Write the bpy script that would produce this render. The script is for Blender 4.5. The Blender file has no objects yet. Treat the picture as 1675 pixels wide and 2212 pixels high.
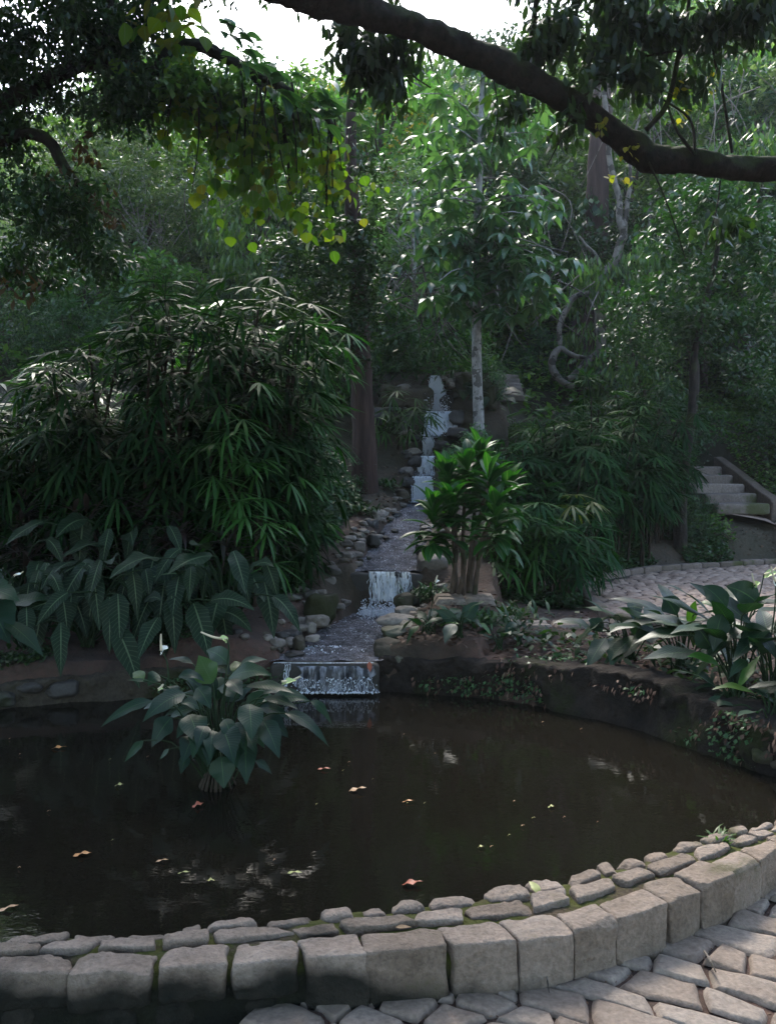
import bpy, math, random
import numpy as np
from mathutils import Vector
random.seed(5)
rng = np.random.default_rng(11)
R = math.radians
scene = bpy.context.scene
C = scene.collection

# ------------------------------------------------------------------ camera
EYE = 1.6
cam_d = bpy.data.cameras.new('camera')
cam = bpy.data.objects.new('camera', cam_d)
C.objects.link(cam)
cam.location = (0, 0, EYE)
cam.rotation_euler = (R(90), 0, 0)
cam_d.sensor_fit = 'VERTICAL'
cam_d.sensor_height = 36
cam_d.sensor_width = 27.25
cam_d.lens = 29.36
cam_d.shift_y = -0.03125
cam_d.clip_start = 0.05
cam_d.clip_end = 600
scene.camera = cam

# ------------------------------------------------------------------ world, sun, exposure
SUN_EL, SUN_AZ = R(48), R(-8)          # azimuth measured from +Y towards +X
world = bpy.data.worlds.new('World')
scene.world = world
world.use_nodes = True
wn = world.node_tree
bg = wn.nodes['Background']
sky = wn.nodes.new('ShaderNodeTexSky')
sky.sky_type = 'NISHITA'
sky.sun_disc = False
sky.sun_elevation = SUN_EL
sky.sun_rotation = SUN_AZ
sky.air_density = 1.2
sky.dust_density = 2.2
sky.ozone_density = 2.0
wn.links.new(sky.outputs[0], bg.inputs[0])
bg.inputs[1].default_value = 0.15
sun_d = bpy.data.lights.new('sun', 'SUN')
sun_d.energy = 1.5
sun_d.angle = R(14)
sun_d.color = (1.0, 0.95, 0.86)
sun = bpy.data.objects.new('sun', sun_d)
C.objects.link(sun)
sd = Vector((math.sin(SUN_AZ) * math.cos(SUN_EL), math.cos(SUN_AZ) * math.cos(SUN_EL), math.sin(SUN_EL)))
sun.rotation_euler = sd.to_track_quat('Z', 'Y').to_euler()
sun.location = sd * 80
scene.view_settings.view_transform = 'Standard'
scene.view_settings.look = 'None'
scene.view_settings.gamma = 1.0
scene.view_settings.exposure = 2.2
scene.cycles.max_bounces = 5
scene.cycles.diffuse_bounces = 3
scene.cycles.glossy_bounces = 2
scene.cycles.transmission_bounces = 3
scene.cycles.transparent_max_bounces = 4
scene.cycles.caustics_reflective = False
scene.cycles.caustics_refractive = False
scene.cycles.sample_clamp_indirect = 4.0

# ------------------------------------------------------------------ picture <-> world
F, CX, HY = 1804.7, 837.5, 1037.4
def at(dx, dy, Y):
    return np.array([(dx - CX) / F * Y, Y, EYE - (dy - HY) / F * Y])

# ------------------------------------------------------------------ noise
def _h(ix, iy, iz, seed):
    h = (ix.astype(np.int64) * 374761393 + iy.astype(np.int64) * 668265263 + iz.astype(np.int64) * 2147483647 + seed * 974634777) & 0xffffffff
    h = ((h ^ (h >> 13)) * 1274126177) & 0xffffffff
    return ((h ^ (h >> 16)) & 0xffff) / 65535.0
def vnoise(P, scale=1.0, seed=0):
    P = np.asarray(P, float) * scale
    i = np.floor(P); f = P - i; f = f * f * (3 - 2 * f)
    r = 0
    for a in (0, 1):
        for b in (0, 1):
            for c in (0, 1):
                w = (f[..., 0] if a else 1 - f[..., 0]) * (f[..., 1] if b else 1 - f[..., 1]) * (f[..., 2] if c else 1 - f[..., 2])
                r = r + w * _h(i[..., 0] + a, i[..., 1] + b, i[..., 2] + c, seed)
    return r * 2 - 1
def fbm(P, scale, seed=0, oct=3):
    r, a = 0, 1.0
    for k in range(oct):
        r = r + a * vnoise(P, scale * 2 ** k, seed + k * 7); a *= .5
    return r
def sstep(a, b, x):
    t = np.clip((x - a) / (b - a), 0, 1)
    return t * t * (3 - 2 * t)

# ------------------------------------------------------------------ mesh building
class MB:
    def __init__(self):
        self.V, self.Q, self.T, self.U, self.mq, self.mt, self.n = [], [], [], [], [], [], 0
    def add(self, V, Q=None, T=None, UV=None, mi=0):
        V = np.asarray(V, float).reshape(-1, 3)
        if Q is not None and len(Q):
            Q = np.asarray(Q).reshape(-1, 4) + self.n; self.Q.append(Q); self.mq.append(np.full(len(Q), mi))
        if T is not None and len(T):
            T = np.asarray(T).reshape(-1, 3) + self.n; self.T.append(T); self.mt.append(np.full(len(T), mi))
        self.V.append(V); self.n += len(V)
        self.U.append(np.zeros((len(V), 2)) if UV is None else np.asarray(UV, float).reshape(-1, 2))
    def build(self, name, mats, parent=None, smooth=True, loc=None):
        V = np.concatenate(self.V)
        if loc is not None: V = V - np.asarray(loc, float)
        U = np.concatenate(self.U)
        Q = np.concatenate(self.Q) if self.Q else np.zeros((0, 4), int)
        T = np.concatenate(self.T) if self.T else np.zeros((0, 3), int)
        me = bpy.data.meshes.new(name)
        me.vertices.add(len(V)); me.vertices.foreach_set('co', V.astype(np.float32).ravel())
        lv = np.concatenate([Q.ravel(), T.ravel()]).astype(np.int32)
        me.loops.add(len(lv)); me.loops.foreach_set('vertex_index', lv)
        np_ = len(Q) + len(T)
        me.polygons.add(np_)
        ls = np.concatenate([np.arange(len(Q)) * 4, len(Q) * 4 + np.arange(len(T)) * 3]).astype(np.int32)
        me.polygons.foreach_set('loop_start', ls)
        mi = np.concatenate((self.mq if self.mq else []) + (self.mt if self.mt else [])).astype(np.int32)
        me.polygons.foreach_set('material_index', mi)
        me.update(calc_edges=True)
        uv = me.uv_layers.new(name='UVMap')
        uv.data.foreach_set('uv', U[lv].astype(np.float32).ravel())
        me.polygons.foreach_set('use_smooth', np.full(np_, smooth))
        if not isinstance(mats, (list, tuple)): mats = [mats]
        for m in mats: me.materials.append(m)
        me.validate()
        o = bpy.data.objects.new(name, me); C.objects.link(o)
        if parent is not None: o.parent = parent
        if loc is not None: o.location = [float(v) for v in loc]
        return o

def tag(o, label=None, cat=None, group=None, kind=None):
    if label: o['label'] = label
    if cat: o['category'] = cat
    if group: o['group'] = group
    if kind: o['kind'] = kind
    return o
def thing(name, label, cat, loc=(0, 0, 0), group=None):
    o = bpy.data.objects.new(name, None); C.objects.link(o)
    o.location = [float(v) for v in loc]; o.empty_display_size = .1
    return tag(o, label, cat, group)
def dup(root, loc, rz=0, s=(1, 1, 1), label=None, group=None):
    r = root.copy(); C.objects.link(r)
    r.location = [float(v) for v in loc]; r.rotation_euler = (0, 0, rz); r.scale = s if isinstance(s, tuple) else (s, s, s)
    if label: r['label'] = label
    if group: r['group'] = group
    for ch in list(root.children):
        c = ch.copy(); C.objects.link(c); c.parent = r
    return r

def grid_faces(nu, nv, off=0, wrap=False):
    i = np.arange(nu - (0 if wrap else 1)); j = np.arange(nv - 1)
    I, J = np.meshgrid(i, j, indexing='ij')
    a = I * nv + J; b = ((I + 1) % nu) * nv + J
    return np.stack([a, b, b + 1, a + 1], -1).reshape(-1, 4) + off

def catmull(pts, n):
    P = np.asarray(pts, float); m = len(P)
    t = np.linspace(0, m - 1 - 1e-9, n); i = t.astype(int); f = (t - i)[:, None]
    g = lambda k: P[np.clip(k, 0, m - 1)]
    p0, p1, p2, p3 = g(i - 1), g(i), g(i + 1), g(i + 2)
    return .5 * (2 * p1 + (p2 - p0) * f + (2 * p0 - 5 * p1 + 4 * p2 - p3) * f ** 2 + (3 * p1 - p0 - 3 * p2 + p3) * f ** 3)

def tube(mb, pts, rads, sides=8, mi=0, rough=0.0, smooth_n=None, seed=0, cap=True):
    P = np.asarray(pts, float)
    r = np.asarray(rads, float)
    if r.ndim == 0: r = np.full(len(P), float(r))
    if len(r) != len(P): r = np.interp(np.linspace(0, 1, len(P)), np.linspace(0, 1, len(r)), r)
    if smooth_n:
        r = np.interp(np.linspace(0, len(P) - 1, smooth_n), np.arange(len(P)), r); P = catmull(P, smooth_n)
    n = len(P)
    T = np.gradient(P, axis=0); T /= np.linalg.norm(T, axis=1)[:, None] + 1e-9
    ref = np.array([0, 0, 1.0]) if abs(T[0][2]) < .9 else np.array([1.0, 0, 0])
    N = np.zeros_like(P); u = np.cross(T[0], ref); u /= np.linalg.norm(u); N[0] = u
    for k in range(1, n):
        u = N[k - 1] - T[k] * np.dot(N[k - 1], T[k]); N[k] = u / (np.linalg.norm(u) + 1e-9)
    B = np.cross(T, N)
    a = np.linspace(0, 2 * np.pi, sides, endpoint=False)
    V = P[None] + (np.cos(a)[:, None, None] * N[None] + np.sin(a)[:, None, None] * B[None]) * r[None, :, None]
    if rough:
        k = 1 + rough * fbm(V, 1.2 / max(r.max(), .01), seed, 3)
        V = P[None] + (V - P[None]) * k[..., None]
    L = np.concatenate([[0], np.cumsum(np.linalg.norm(np.diff(P, axis=0), axis=1))])
    UV = np.stack(np.broadcast_arrays(np.arange(sides)[:, None] / sides, L[None]), -1)
    Q = grid_faces(sides, n, wrap=True)
    mb.add(V, Q, UV=UV, mi=mi)
    if cap and r[-1] > .012:
        base = mb.n
        ring = V[:, -1]; mb.add(np.vstack([ring, ring.mean(0) + T[-1] * r[-1] * .3]), T=[[k, (k + 1) % sides, sides] for k in range(sides)], mi=mi)

def arc_leaves(mb, pos, az, p0, droop, L, W, prof, fold=0., roll=None, cols=2, mi=0, wave=0.):
    pos = np.asarray(pos, float).reshape(-1, 3); N = len(pos)
    A = lambda x: np.broadcast_to(np.asarray(x, float), (N,))
    az, p0, droop, L, W = A(az), A(p0), A(droop), A(L), A(W)
    prof = np.asarray(prof, float); n = len(prof) - 1; t = np.linspace(0, 1, n + 1)
    pm = p0[:, None] - droop[:, None] * ((t[:-1] + t[1:]) / 2)
    ca, sa = np.cos(az)[:, None], np.sin(az)[:, None]
    dm = np.stack([ca * np.cos(pm), sa * np.cos(pm), np.sin(pm)], -1)
    c = np.concatenate([np.zeros((N, 1, 3)), np.cumsum(dm, 1)], 1) * (L / n)[:, None, None] + pos[:, None]
    p = p0[:, None] - droop[:, None] * t
    d = np.stack([ca * np.cos(p), sa * np.cos(p), np.sin(p)], -1)
    s = np.broadcast_to(np.stack([-np.sin(az), np.cos(az), 0 * az], -1)[:, None], d.shape)
    nn = np.cross(d, s)
    if roll is not None:
        r = A(roll)[:, None, None]; s, nn = s * np.cos(r) + nn * np.sin(r), nn * np.cos(r) - s * np.sin(r)
    w = (W[:, None] / 2 * prof)[..., None]
    up = nn * fold * w
    if wave:
        ph = rng.uniform(0, 6.28, (N, 1)); k = rng.uniform(1.5, 3.5, (N, 1))
        wl = nn * (np.sin(ph + k * 6.28 * t) * wave)[..., None] * w
        wr = nn * (np.sin(ph * 2 + k * 6.9 * t) * wave)[..., None] * w
    else: wl = wr = 0
    if cols == 2:
        V = np.stack([c + s * w + up + wl, c - s * w + up + wr], 2)
        u = np.array([0, 1.])
    else:
        V = np.stack([c + s * w + up + wl, c, c - s * w + up + wr], 2)
        u = np.array([0, .5, 1.])
    UV = np.stack(np.broadcast_arrays(u[None, None], t[None, :, None] + np.zeros((N, 1, 1))), -1)
    k = cols
    q = grid_faces(n + 1, k)
    Q = q[None] + (np.arange(N) * (n + 1) * k)[:, None, None]
    mb.add(V, Q, UV=UV, mi=mi)
    return c[:, -1]

P_LEAF = [.12, 1, .0]
P_LONG = [.2, .8, 1, .8, .05]
P_OVATE = [.12, .75, 1, .92, .66, .34, .02]
P_LANCE = [.3, .75, 1, .95, .75, .4, .03]
P_ROUND = [.3, .78, .97, 1, .9, .66, .32, .02]

def axisang(az, pitch, delta):
    """direction of a leaflet turned by delta in the plane of its frond"""
    ax = np.stack([np.cos(az) * np.cos(pitch), np.sin(az) * np.cos(pitch), np.sin(pitch)], -1)
    sd_ = np.stack([-np.sin(az), np.cos(az), 0 * az], -1)
    d = ax * np.cos(delta)[..., None] + sd_ * np.sin(delta)[..., None]
    return np.arctan2(d[..., 1], d[..., 0]), np.arcsin(np.clip(d[..., 2], -1, 1))

# ------------------------------------------------------------------ materials
def nt(name):
    m = bpy.data.materials.new(name); m.use_nodes = True
    n = m.node_tree; b = n.nodes['Principled BSDF']
    return m, n, b
def nd(n, t, **kw):
    x = n.nodes.new(t)
    for k, v in kw.items():
        if k.startswith('i_'):
            x.inputs[int(k[2:])].default_value = v
        else: setattr(x, k, v)
    return x
def ramp(n, fac, stops):
    r = n.nodes.new('ShaderNodeValToRGB')
    e = r.color_ramp.elements
    while len(e) < len(stops): e.new(.5)
    for el, (p, c) in zip(e, stops):
        el.position = p; el.color = (*c, 1)
    n.links.new(fac, r.inputs[0]); return r.outputs[0]
def mixc(n, fac, a, b, mode='MIX'):
    m = n.nodes.new('ShaderNodeMix'); m.data_type = 'RGBA'; m.blend_type = mode
    for s, v in ((0, fac), (6, a), (7, b)):
        if hasattr(v, 'is_linked'): n.links.new(v, m.inputs[s])
        else: m.inputs[s].default_value = v if s == 0 else (*v, 1)
    return m.outputs[2]
def noise(n, scale, detail=4, vec=None, rough=.55):
    x = nd(n, 'ShaderNodeTexNoise'); x.inputs['Scale'].default_value = scale; x.inputs['Detail'].default_value = detail; x.inputs['Roughness'].default_value = rough
    if vec is not None: n.links.new(vec, x.inputs[0])
    return x.outputs[0]
def mth(n, op, a, b=None, c=None):
    m = n.nodes.new('ShaderNodeMath'); m.operation = op
    for s, v in enumerate((a, b, c)):
        if v is None: continue
        if hasattr(v, 'is_linked'): n.links.new(v, m.inputs[s])
        else: m.inputs[s].default_value = v
    return m.outputs[0]
def bump(n, b, h, strength=.4, dist=.02):
    x = n.nodes.new('ShaderNodeBump'); x.inputs['Strength'].default_value = strength; x.inputs['Distance'].default_value = dist
    n.links.new(h, x.inputs['Height']); n.links.new(x.outputs[0], b.inputs['Normal']); return x

def leaf_mat(name, cols, trans=.35, rough=.42, spec=.5, vein=None, tint=(1.2, 1.5, .5), pos=None):
    m, n, b = nt(name)
    g = nd(n, 'ShaderNodeNewGeometry')
    oi = nd(n, 'ShaderNodeObjectInfo')
    st = [(i / max(1, len(cols) - 1) if pos is None else pos[i], c) for i, c in enumerate(cols)]
    col = ramp(n, g.outputs['Random Per Island'], st)
    vv = mth(n, 'MULTIPLY_ADD', oi.outputs['Random'], .5, .75)
    hs = nd(n, 'ShaderNodeHueSaturation'); n.links.new(col, hs.inputs['Color']); n.links.new(vv, hs.inputs['Value'])
    hue = mth(n, 'MULTIPLY_ADD', oi.outputs['Random'], .03, .485); n.links.new(hue, hs.inputs['Hue'])
    col = hs.outputs[0]
    uv = nd(n, 'ShaderNodeUVMap'); uv.uv_map = 'UVMap'
    sp = nd(n, 'ShaderNodeSeparateXYZ'); n.links.new(uv.outputs[0], sp.inputs[0])
    au = mth(n, 'ABSOLUTE', mth(n, 'SUBTRACT', sp.outputs[0], .5))
    if vein == 'zebra':
        mid = mth(n, 'LESS_THAN', au, .035)
        s = mth(n, 'FRACT', mth(n, 'MULTIPLY_ADD', au, -3.0, mth(n, 'MULTIPLY', sp.outputs[1], 13.)))
        s = mth(n, 'LESS_THAN', s, .13)
        f = mth(n, 'MAXIMUM', mid, mth(n, 'MULTIPLY', s, .4))
        col = mixc(n, f, col, (.09, .13, .07))
    elif vein == 'lily':
        s = mth(n, 'SINE', mth(n, 'MULTIPLY_ADD', au, -30., mth(n, 'MULTIPLY', sp.outputs[1], 95.)))
        mid = mth(n, 'LESS_THAN', au, .02)
        bump(n, b, mth(n, 'MULTIPLY_ADD', mid, -1.5, s), .10, .004)
        col = mixc(n, mth(n, 'MULTIPLY', mid, .35), col, (.09, .17, .06))
    elif vein == 'mid':
        mid = mth(n, 'LESS_THAN', au, .05)
        col = mixc(n, mth(n, 'MULTIPLY', mid, .5), col, (.16, .22, .1))
    n.links.new(col, b.inputs['Base Color'])
    b.inputs['Roughness'].default_value = rough
    b.inputs['Specular IOR Level'].default_value = spec
    if trans:
        tr = nd(n, 'ShaderNodeBsdfTranslucent')
        tc = mixc(n, 1.0, col, tint, 'MULTIPLY'); n.links.new(tc, tr.inputs[0])
        ms = nd(n, 'ShaderNodeMixShader'); ms.inputs[0].default_value = trans
        n.links.new(b.outputs[0], ms.inputs[1]); n.links.new(tr.outputs[0], ms.inputs[2])
        n.links.new(ms.outputs[0], n.nodes['Material Output'].inputs[0])
    return m

def bark_mat(name, c1, c2, c3=None, scale=9, stretch=.25, moss=0, bs=.6):
    m, n, b = nt(name)
    tc = nd(n, 'ShaderNodeTexCoord'); mp = nd(n, 'ShaderNodeMapping'); mp.inputs['Scale'].default_value = (1, 1, stretch)
    n.links.new(tc.outputs['Object'], mp.inputs[0])
    n1 = noise(n, scale, 6, mp.outputs[0], .65); n2 = noise(n, scale * .3, 3, tc.outputs['Object'])
    col = ramp(n, n1, [(.3, c1), (.7, c2)])
    if c3: col = mixc(n, mth(n, 'GREATER_THAN', n2, .56), col, c3)
    if moss:
        g = nd(n, 'ShaderNodeNewGeometry'); s = nd(n, 'ShaderNodeSeparateXYZ'); n.links.new(g.outputs['Normal'], s.inputs[0])
        f = ramp(n, mth(n, 'ADD', mth(n, 'MULTIPLY', s.outputs[2], .25), n2), [(.5, (0, 0, 0)), (.7, (moss, moss, moss))])
        col = mixc(n, f, col, (.035, .05, .012))
    n.links.new(col, b.inputs['Base Color']); b.inputs['Roughness'].default_value = .9
    b.inputs['Specular IOR Level'].default_value = .25
    bump(n, b, n1, bs, .03)
    return m

def stone_mat(name, cols, moss=.0, scale=5, rough=.85, mosscol=(.05, .06, .015), wet=0, low=None, bs=.5):
    m, n, b = nt(name)
    tc = nd(n, 'ShaderNodeTexCoord'); g = nd(n, 'ShaderNodeNewGeometry'); oi = nd(n, 'ShaderNodeObjectInfo')
    ri = mth(n, 'FRACT', mth(n, 'ADD', g.outputs['Random Per Island'], oi.outputs['Random']))
    P = g.outputs['Position']
    n1 = noise(n, scale, 8, P, .62); n2 = noise(n, scale * 9, 4, P, .6); n3 = noise(n, scale * .45, 3, P)
    f = mth(n, 'ADD', mth(n, 'MULTIPLY', ri, .45), mth(n, 'MULTIPLY_ADD', n1, 1.0, -.22))
    col = ramp(n, f, [(i / (len(cols) - 1), c) for i, c in enumerate(cols)])
    col = mixc(n, .72, col, ramp(n, n2, [(.3, (.35, .35, .35)), (.7, (.75, .75, .75))]), 'OVERLAY')
    if moss:
        s = nd(n, 'ShaderNodeSeparateXYZ'); n.links.new(g.outputs['Normal'], s.inputs[0])
        f = mth(n, 'ADD', n3, mth(n, 'MULTIPLY', n2, .25))
        f = ramp(n, f, [(.80 - moss * .35, (0, 0, 0)), (.90 - moss * .35, (.85, .85, .85))])
        col = mixc(n, f, col, mosscol)
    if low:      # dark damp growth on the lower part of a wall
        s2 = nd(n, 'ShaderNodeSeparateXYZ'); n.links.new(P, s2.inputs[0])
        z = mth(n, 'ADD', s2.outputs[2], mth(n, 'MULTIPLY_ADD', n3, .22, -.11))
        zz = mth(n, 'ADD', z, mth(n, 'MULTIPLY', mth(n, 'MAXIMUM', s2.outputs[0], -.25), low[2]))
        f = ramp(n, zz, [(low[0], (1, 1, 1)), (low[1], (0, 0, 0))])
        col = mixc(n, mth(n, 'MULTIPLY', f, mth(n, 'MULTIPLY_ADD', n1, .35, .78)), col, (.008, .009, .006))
    n.links.new(col, b.inputs['Base Color']); b.inputs['Roughness'].default_value = rough
    b.inputs['Specular IOR Level'].default_value = .5 if wet else .25
    n4 = noise(n, scale * 3.2, 5, P, .7)
    h = mth(n, 'ADD', mth(n, 'ADD', n1, mth(n, 'MULTIPLY', n4, .5)), mth(n, 'MULTIPLY', n2, .25))
    bump(n, b, h, bs, .028)
    return m

M = {}
M['dark_leaf'] = leaf_mat('dark_leaf', [(.012, .032, .012), (.022, .055, .016), (.04, .085, .022)], .32, .45)
M['mid_leaf'] = leaf_mat('mid_leaf', [(.035, .08, .024), (.075, .155, .036), (.14, .22, .06)], .45, .42)
M['pale_leaf'] = leaf_mat('pale_leaf', [(.06, .10, .05), (.12, .17, .085), (.20, .25, .15)], .45, .38)
M['lime_leaf'] = leaf_mat('lime_leaf', [(.05, .13, .012), (.09, .20, .016), (.13, .25, .02), (.18, .26, .02), (.2, .17, .02)], .6, .5, .4, 'mid')
M['yellow_leaf'] = leaf_mat('yellow_leaf', [(.12, .15, .02), (.30, .24, .03), (.38, .26, .03)], .45, .5)
M['brown_leaf'] = leaf_mat('brown_leaf', [(.035, .02, .012), (.07, .035, .018), (.10, .06, .03)], .25, .6, .3)
M['blue_leaf'] = leaf_mat('blue_leaf', [(.03, .085, .035), (.06, .14, .06), (.11, .2, .10)], .35, .33, .7, 'mid')
M['rhapis'] = leaf_mat('rhapis', [(.006, .026, .008), (.012, .044, .012), (.024, .068, .017)], .22, .55, .04)
M['rhapis_green'] = leaf_mat('rhapis_green', [(.015, .055, .008), (.026, .085, .010), (.04, .11, .016)], .32, .45, .3)
M['yellow_palm'] = leaf_mat('yellow_palm', [(.08, .12, .015), (.13, .16, .02)], .4, .4)
M['zebra'] = leaf_mat('zebra', [(.005, .017, .006), (.009, .026, .009)], .12, .55, .22, 'zebra')
M['red_leaf'] = leaf_mat('red_leaf', [(.012, .018, .012), (.025, .018, .014), (.04, .022, .018)], .15, .4, .5)
M['lily'] = leaf_mat('lily', [(.005, .022, .011), (.008, .030, .013), (.014, .045, .013)], .2, .42, .35, 'lily')
M['lily_bright'] = leaf_mat('lily_bright', [(.035, .10, .012), (.05, .13, .015)], .45, .4, .45, 'lily')
M['cordyline'] = leaf_mat('cordyline', [(.009, .045, .009), (.017, .07, .011), (.03, .105, .015)], .35, .42, .35, 'mid')
M['ivy'] = leaf_mat('ivy', [(.018, .05, .018), (.035, .085, .028), (.06, .125, .04)], .2, .45, .35)
M['litter'] = leaf_mat('litter', [(.05, .028, .018), (.09, .05, .03), (.13, .08, .05), (.18, .125, .085)], .0, .7, .2)
M['bark_red'] = bark_mat('bark_red', (.022, .014, .011), (.075, .045, .036), None, 14, .12)
M['bark_dark'] = bark_mat('bark_dark', (.006, .005, .004), (.040, .031, .024), None, 16, .7, moss=.8, bs=1.0)
M['bark_pale'] = bark_mat('bark_pale', (.17, .16, .15), (.46, .43, .41), (.12, .11, .10), 22, .5, bs=.3)
M['bark_liana'] = bark_mat('bark_liana', (.10, .085, .07), (.25, .215, .18), (.06, .05, .04), 16, .6)
M['bark_brown'] = bark_mat('bark_brown', (.03, .022, .016), (.08, .06, .045), None, 12, .3)
M['cane'] = bark_mat('cane', (.02, .015, .010), (.06, .045, .03), None, 30, .5)
M['stem'] = bark_mat('stem', (.010, .026, .009), (.022, .042, .015), None, 20, .3, bs=.1)
M['stem_brown'] = bark_mat('stem_brown', (.06, .045, .035), (.13, .10, .075), (.05, .05, .03), 18, .6)
WALLC = [(.085, .064, .048), (.165, .127, .097), (.235, .185, .148), (.30, .25, .208)]
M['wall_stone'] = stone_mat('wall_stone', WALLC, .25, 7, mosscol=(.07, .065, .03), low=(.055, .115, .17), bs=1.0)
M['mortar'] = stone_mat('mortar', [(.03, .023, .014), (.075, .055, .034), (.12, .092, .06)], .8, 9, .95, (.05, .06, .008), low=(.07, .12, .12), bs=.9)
M['paving'] = stone_mat('paving', [(.10, .075, .058), (.18, .138, .108), (.23, .186, .15), (.28, .235, .196)], .1, 6, .7, (.09, .08, .06))
M['plaza'] = stone_mat('plaza', [(.15, .10, .075), (.26, .185, .14), (.33, .25, .20)], .0, 3, .55)
M['kerb'] = stone_mat('kerb', [(.07, .055, .04), (.13, .10, .08), (.19, .15, .13)], .3, 5)
M['rock'] = stone_mat('rock', [(.045, .038, .03), (.10, .085, .07), (.17, .145, .125)], .45, 4, .6, (.035, .042, .012), 1)
M['rock_light'] = stone_mat('rock_light', [(.10, .085, .07), (.19, .165, .14), (.27, .24, .21)], .15, 4, .75, (.05, .055, .02))
M['rock_moss'] = stone_mat('rock_moss', [(.03, .026, .019), (.06, .05, .035), (.10, .088, .065)], .55, 5, .85, (.028, .032, .010))
M['rock_dark'] = stone_mat('rock_dark', [(.010, .009, .008), (.028, .024, .02), (.05, .045, .04)], .3, 6, .62, (.02, .024, .008), 1)
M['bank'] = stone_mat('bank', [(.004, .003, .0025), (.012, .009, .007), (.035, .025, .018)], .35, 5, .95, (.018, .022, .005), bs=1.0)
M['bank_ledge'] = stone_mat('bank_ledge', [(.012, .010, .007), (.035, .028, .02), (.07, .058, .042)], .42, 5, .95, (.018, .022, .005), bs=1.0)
M['step'] = stone_mat('step', [(.10, .08, .07), (.18, .15, .13), (.25, .21, .19)], .25, 4)

def water_mat(name, col, rough, bsc, bst, bd=.01):
    m, n, b = nt(name)
    b.inputs['Base Color'].default_value = (*col, 1); b.inputs['Roughness'].default_value = rough
    b.inputs['IOR'].default_value = 1.33
    g = nd(n, 'ShaderNodeNewGeometry')
    mp = nd(n, 'ShaderNodeMapping'); mp.inputs['Scale'].default_value = (1, 1.8, 1); n.links.new(g.outputs['Position'], mp.inputs[0])
    h = mth(n, 'ADD', noise(n, bsc, 3, mp.outputs[0]), mth(n, 'MULTIPLY', noise(n, bsc * 3.1, 2, mp.outputs[0]), .35))
    bump(n, b, h, bst, bd)
    return m
M['pond'] = water_mat('pond', (.009, .0078, .0055), .03, 7, .08)
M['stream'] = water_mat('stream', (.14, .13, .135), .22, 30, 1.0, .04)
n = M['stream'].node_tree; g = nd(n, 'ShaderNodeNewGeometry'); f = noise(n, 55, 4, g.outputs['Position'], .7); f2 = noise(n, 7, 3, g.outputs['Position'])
n.links.new(ramp(n, mth(n, 'ADD', mth(n, 'MULTIPLY', f, .7), mth(n, 'MULTIPLY', f2, .35)), [(.38, (.03, .026, .025)), (.55, (.16, .15, .16)), (.68, (.42, .42, .46))]), n.nodes['Principled BSDF'].inputs['Base Color'])  # sky sheen and glints painted into the colour, over a mottled pebbly bed
m, n, b = nt('white_water'); b.inputs['Base Color'].default_value = (.92, .94, .97, 1); b.inputs['Roughness'].default_value = .25; b.inputs['IOR'].default_value = 1.33
tr = nd(n, 'ShaderNodeBsdfTranslucent'); tr.inputs[0].default_value = (.75, .82, .92, 1); ms = nd(n, 'ShaderNodeMixShader'); ms.inputs[0].default_value = .4
n.links.new(b.outputs[0], ms.inputs[1]); n.links.new(tr.outputs[0], ms.inputs[2]); n.links.new(ms.outputs[0], n.nodes['Material Output'].inputs[0])
M['white_water'] = m
m, n, b = nt('petal'); b.inputs['Base Color'].default_value = (.8, .8, .74, 1); b.inputs['Roughness'].default_value = .5; M['petal'] = m
m, n, b = nt('sheet_water')
g = nd(n, 'ShaderNodeNewGeometry'); mp = nd(n, 'ShaderNodeMapping'); mp.inputs['Scale'].default_value = (1, 1, .09); n.links.new(g.outputs['Position'], mp.inputs[0])
f = noise(n, 26, 5, mp.outputs[0], .65); f2 = noise(n, 12, 3, g.outputs['Position'])
w = ramp(n, mth(n, 'ADD', mth(n, 'MULTIPLY', f, .75), mth(n, 'MULTIPLY', f2, .3)), [(.44, (.03, .032, .038)), (.57, (.95, .96, .98))])
n.links.new(w, b.inputs['Base Color']); b.inputs['Roughness'].default_value = .18; b.inputs['IOR'].default_value = 1.33
bump(n, b, f, .8, .02); M['sheet'] = m
m2 = m.copy(); m2.name = 'thin_sheet_water'
for x in m2.node_tree.nodes:
    if x.type == 'VALTORGB': x.color_ramp.elements[0].position = .48; x.color_ramp.elements[1].position = .72; x.color_ramp.elements[1].color = (.45, .47, .55, 1)
M['thin_sheet'] = m2
m, n, b = nt('petal_green'); b.inputs['Base Color'].default_value = (.42, .52, .2, 1); b.inputs['Roughness'].default_value = .5; M['petal_green'] = m
m, n, b = nt('spadix'); b.inputs['Base Color'].default_value = (.6, .52, .36, 1); b.inputs['Roughness'].default_value = .7; M['spadix'] = m

# soil of the whole terrain
m, n, b = nt('soil')
g = nd(n, 'ShaderNodeNewGeometry'); P = g.outputs['Position']
n1, n2, n3 = noise(n, 3, 8, P, .65), noise(n, 30, 4, P, .6), noise(n, .8, 3, P)
col = ramp(n, n1, [(.3, (.02, .013, .010)), (.5, (.06, .032, .023)), (.68, (.11, .058, .042))])
col = mixc(n, ramp(n, n2, [(.45, (0, 0, 0)), (.7, (.7, .7, .7))]), col, (.05, .038, .025))
far = nd(n, 'ShaderNodeSeparateXYZ'); n.links.new(P, far.inputs[0])
col = mixc(n, ramp(n, mth(n, 'MULTIPLY_ADD', far.outputs[1], .04, mth(n, 'MULTIPLY', n3, .6)), [(.5, (0, 0, 0)), (1.0, (1, 1, 1))]), col, (.03, .032, .014))
n.links.new(col, b.inputs['Base Color']); b.inputs['Roughness'].default_value = .95
bump(n, b, mth(n, 'ADD', n1, mth(n, 'MULTIPLY', n2, .4)), .7, .04)
M['soil'] = m

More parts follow.
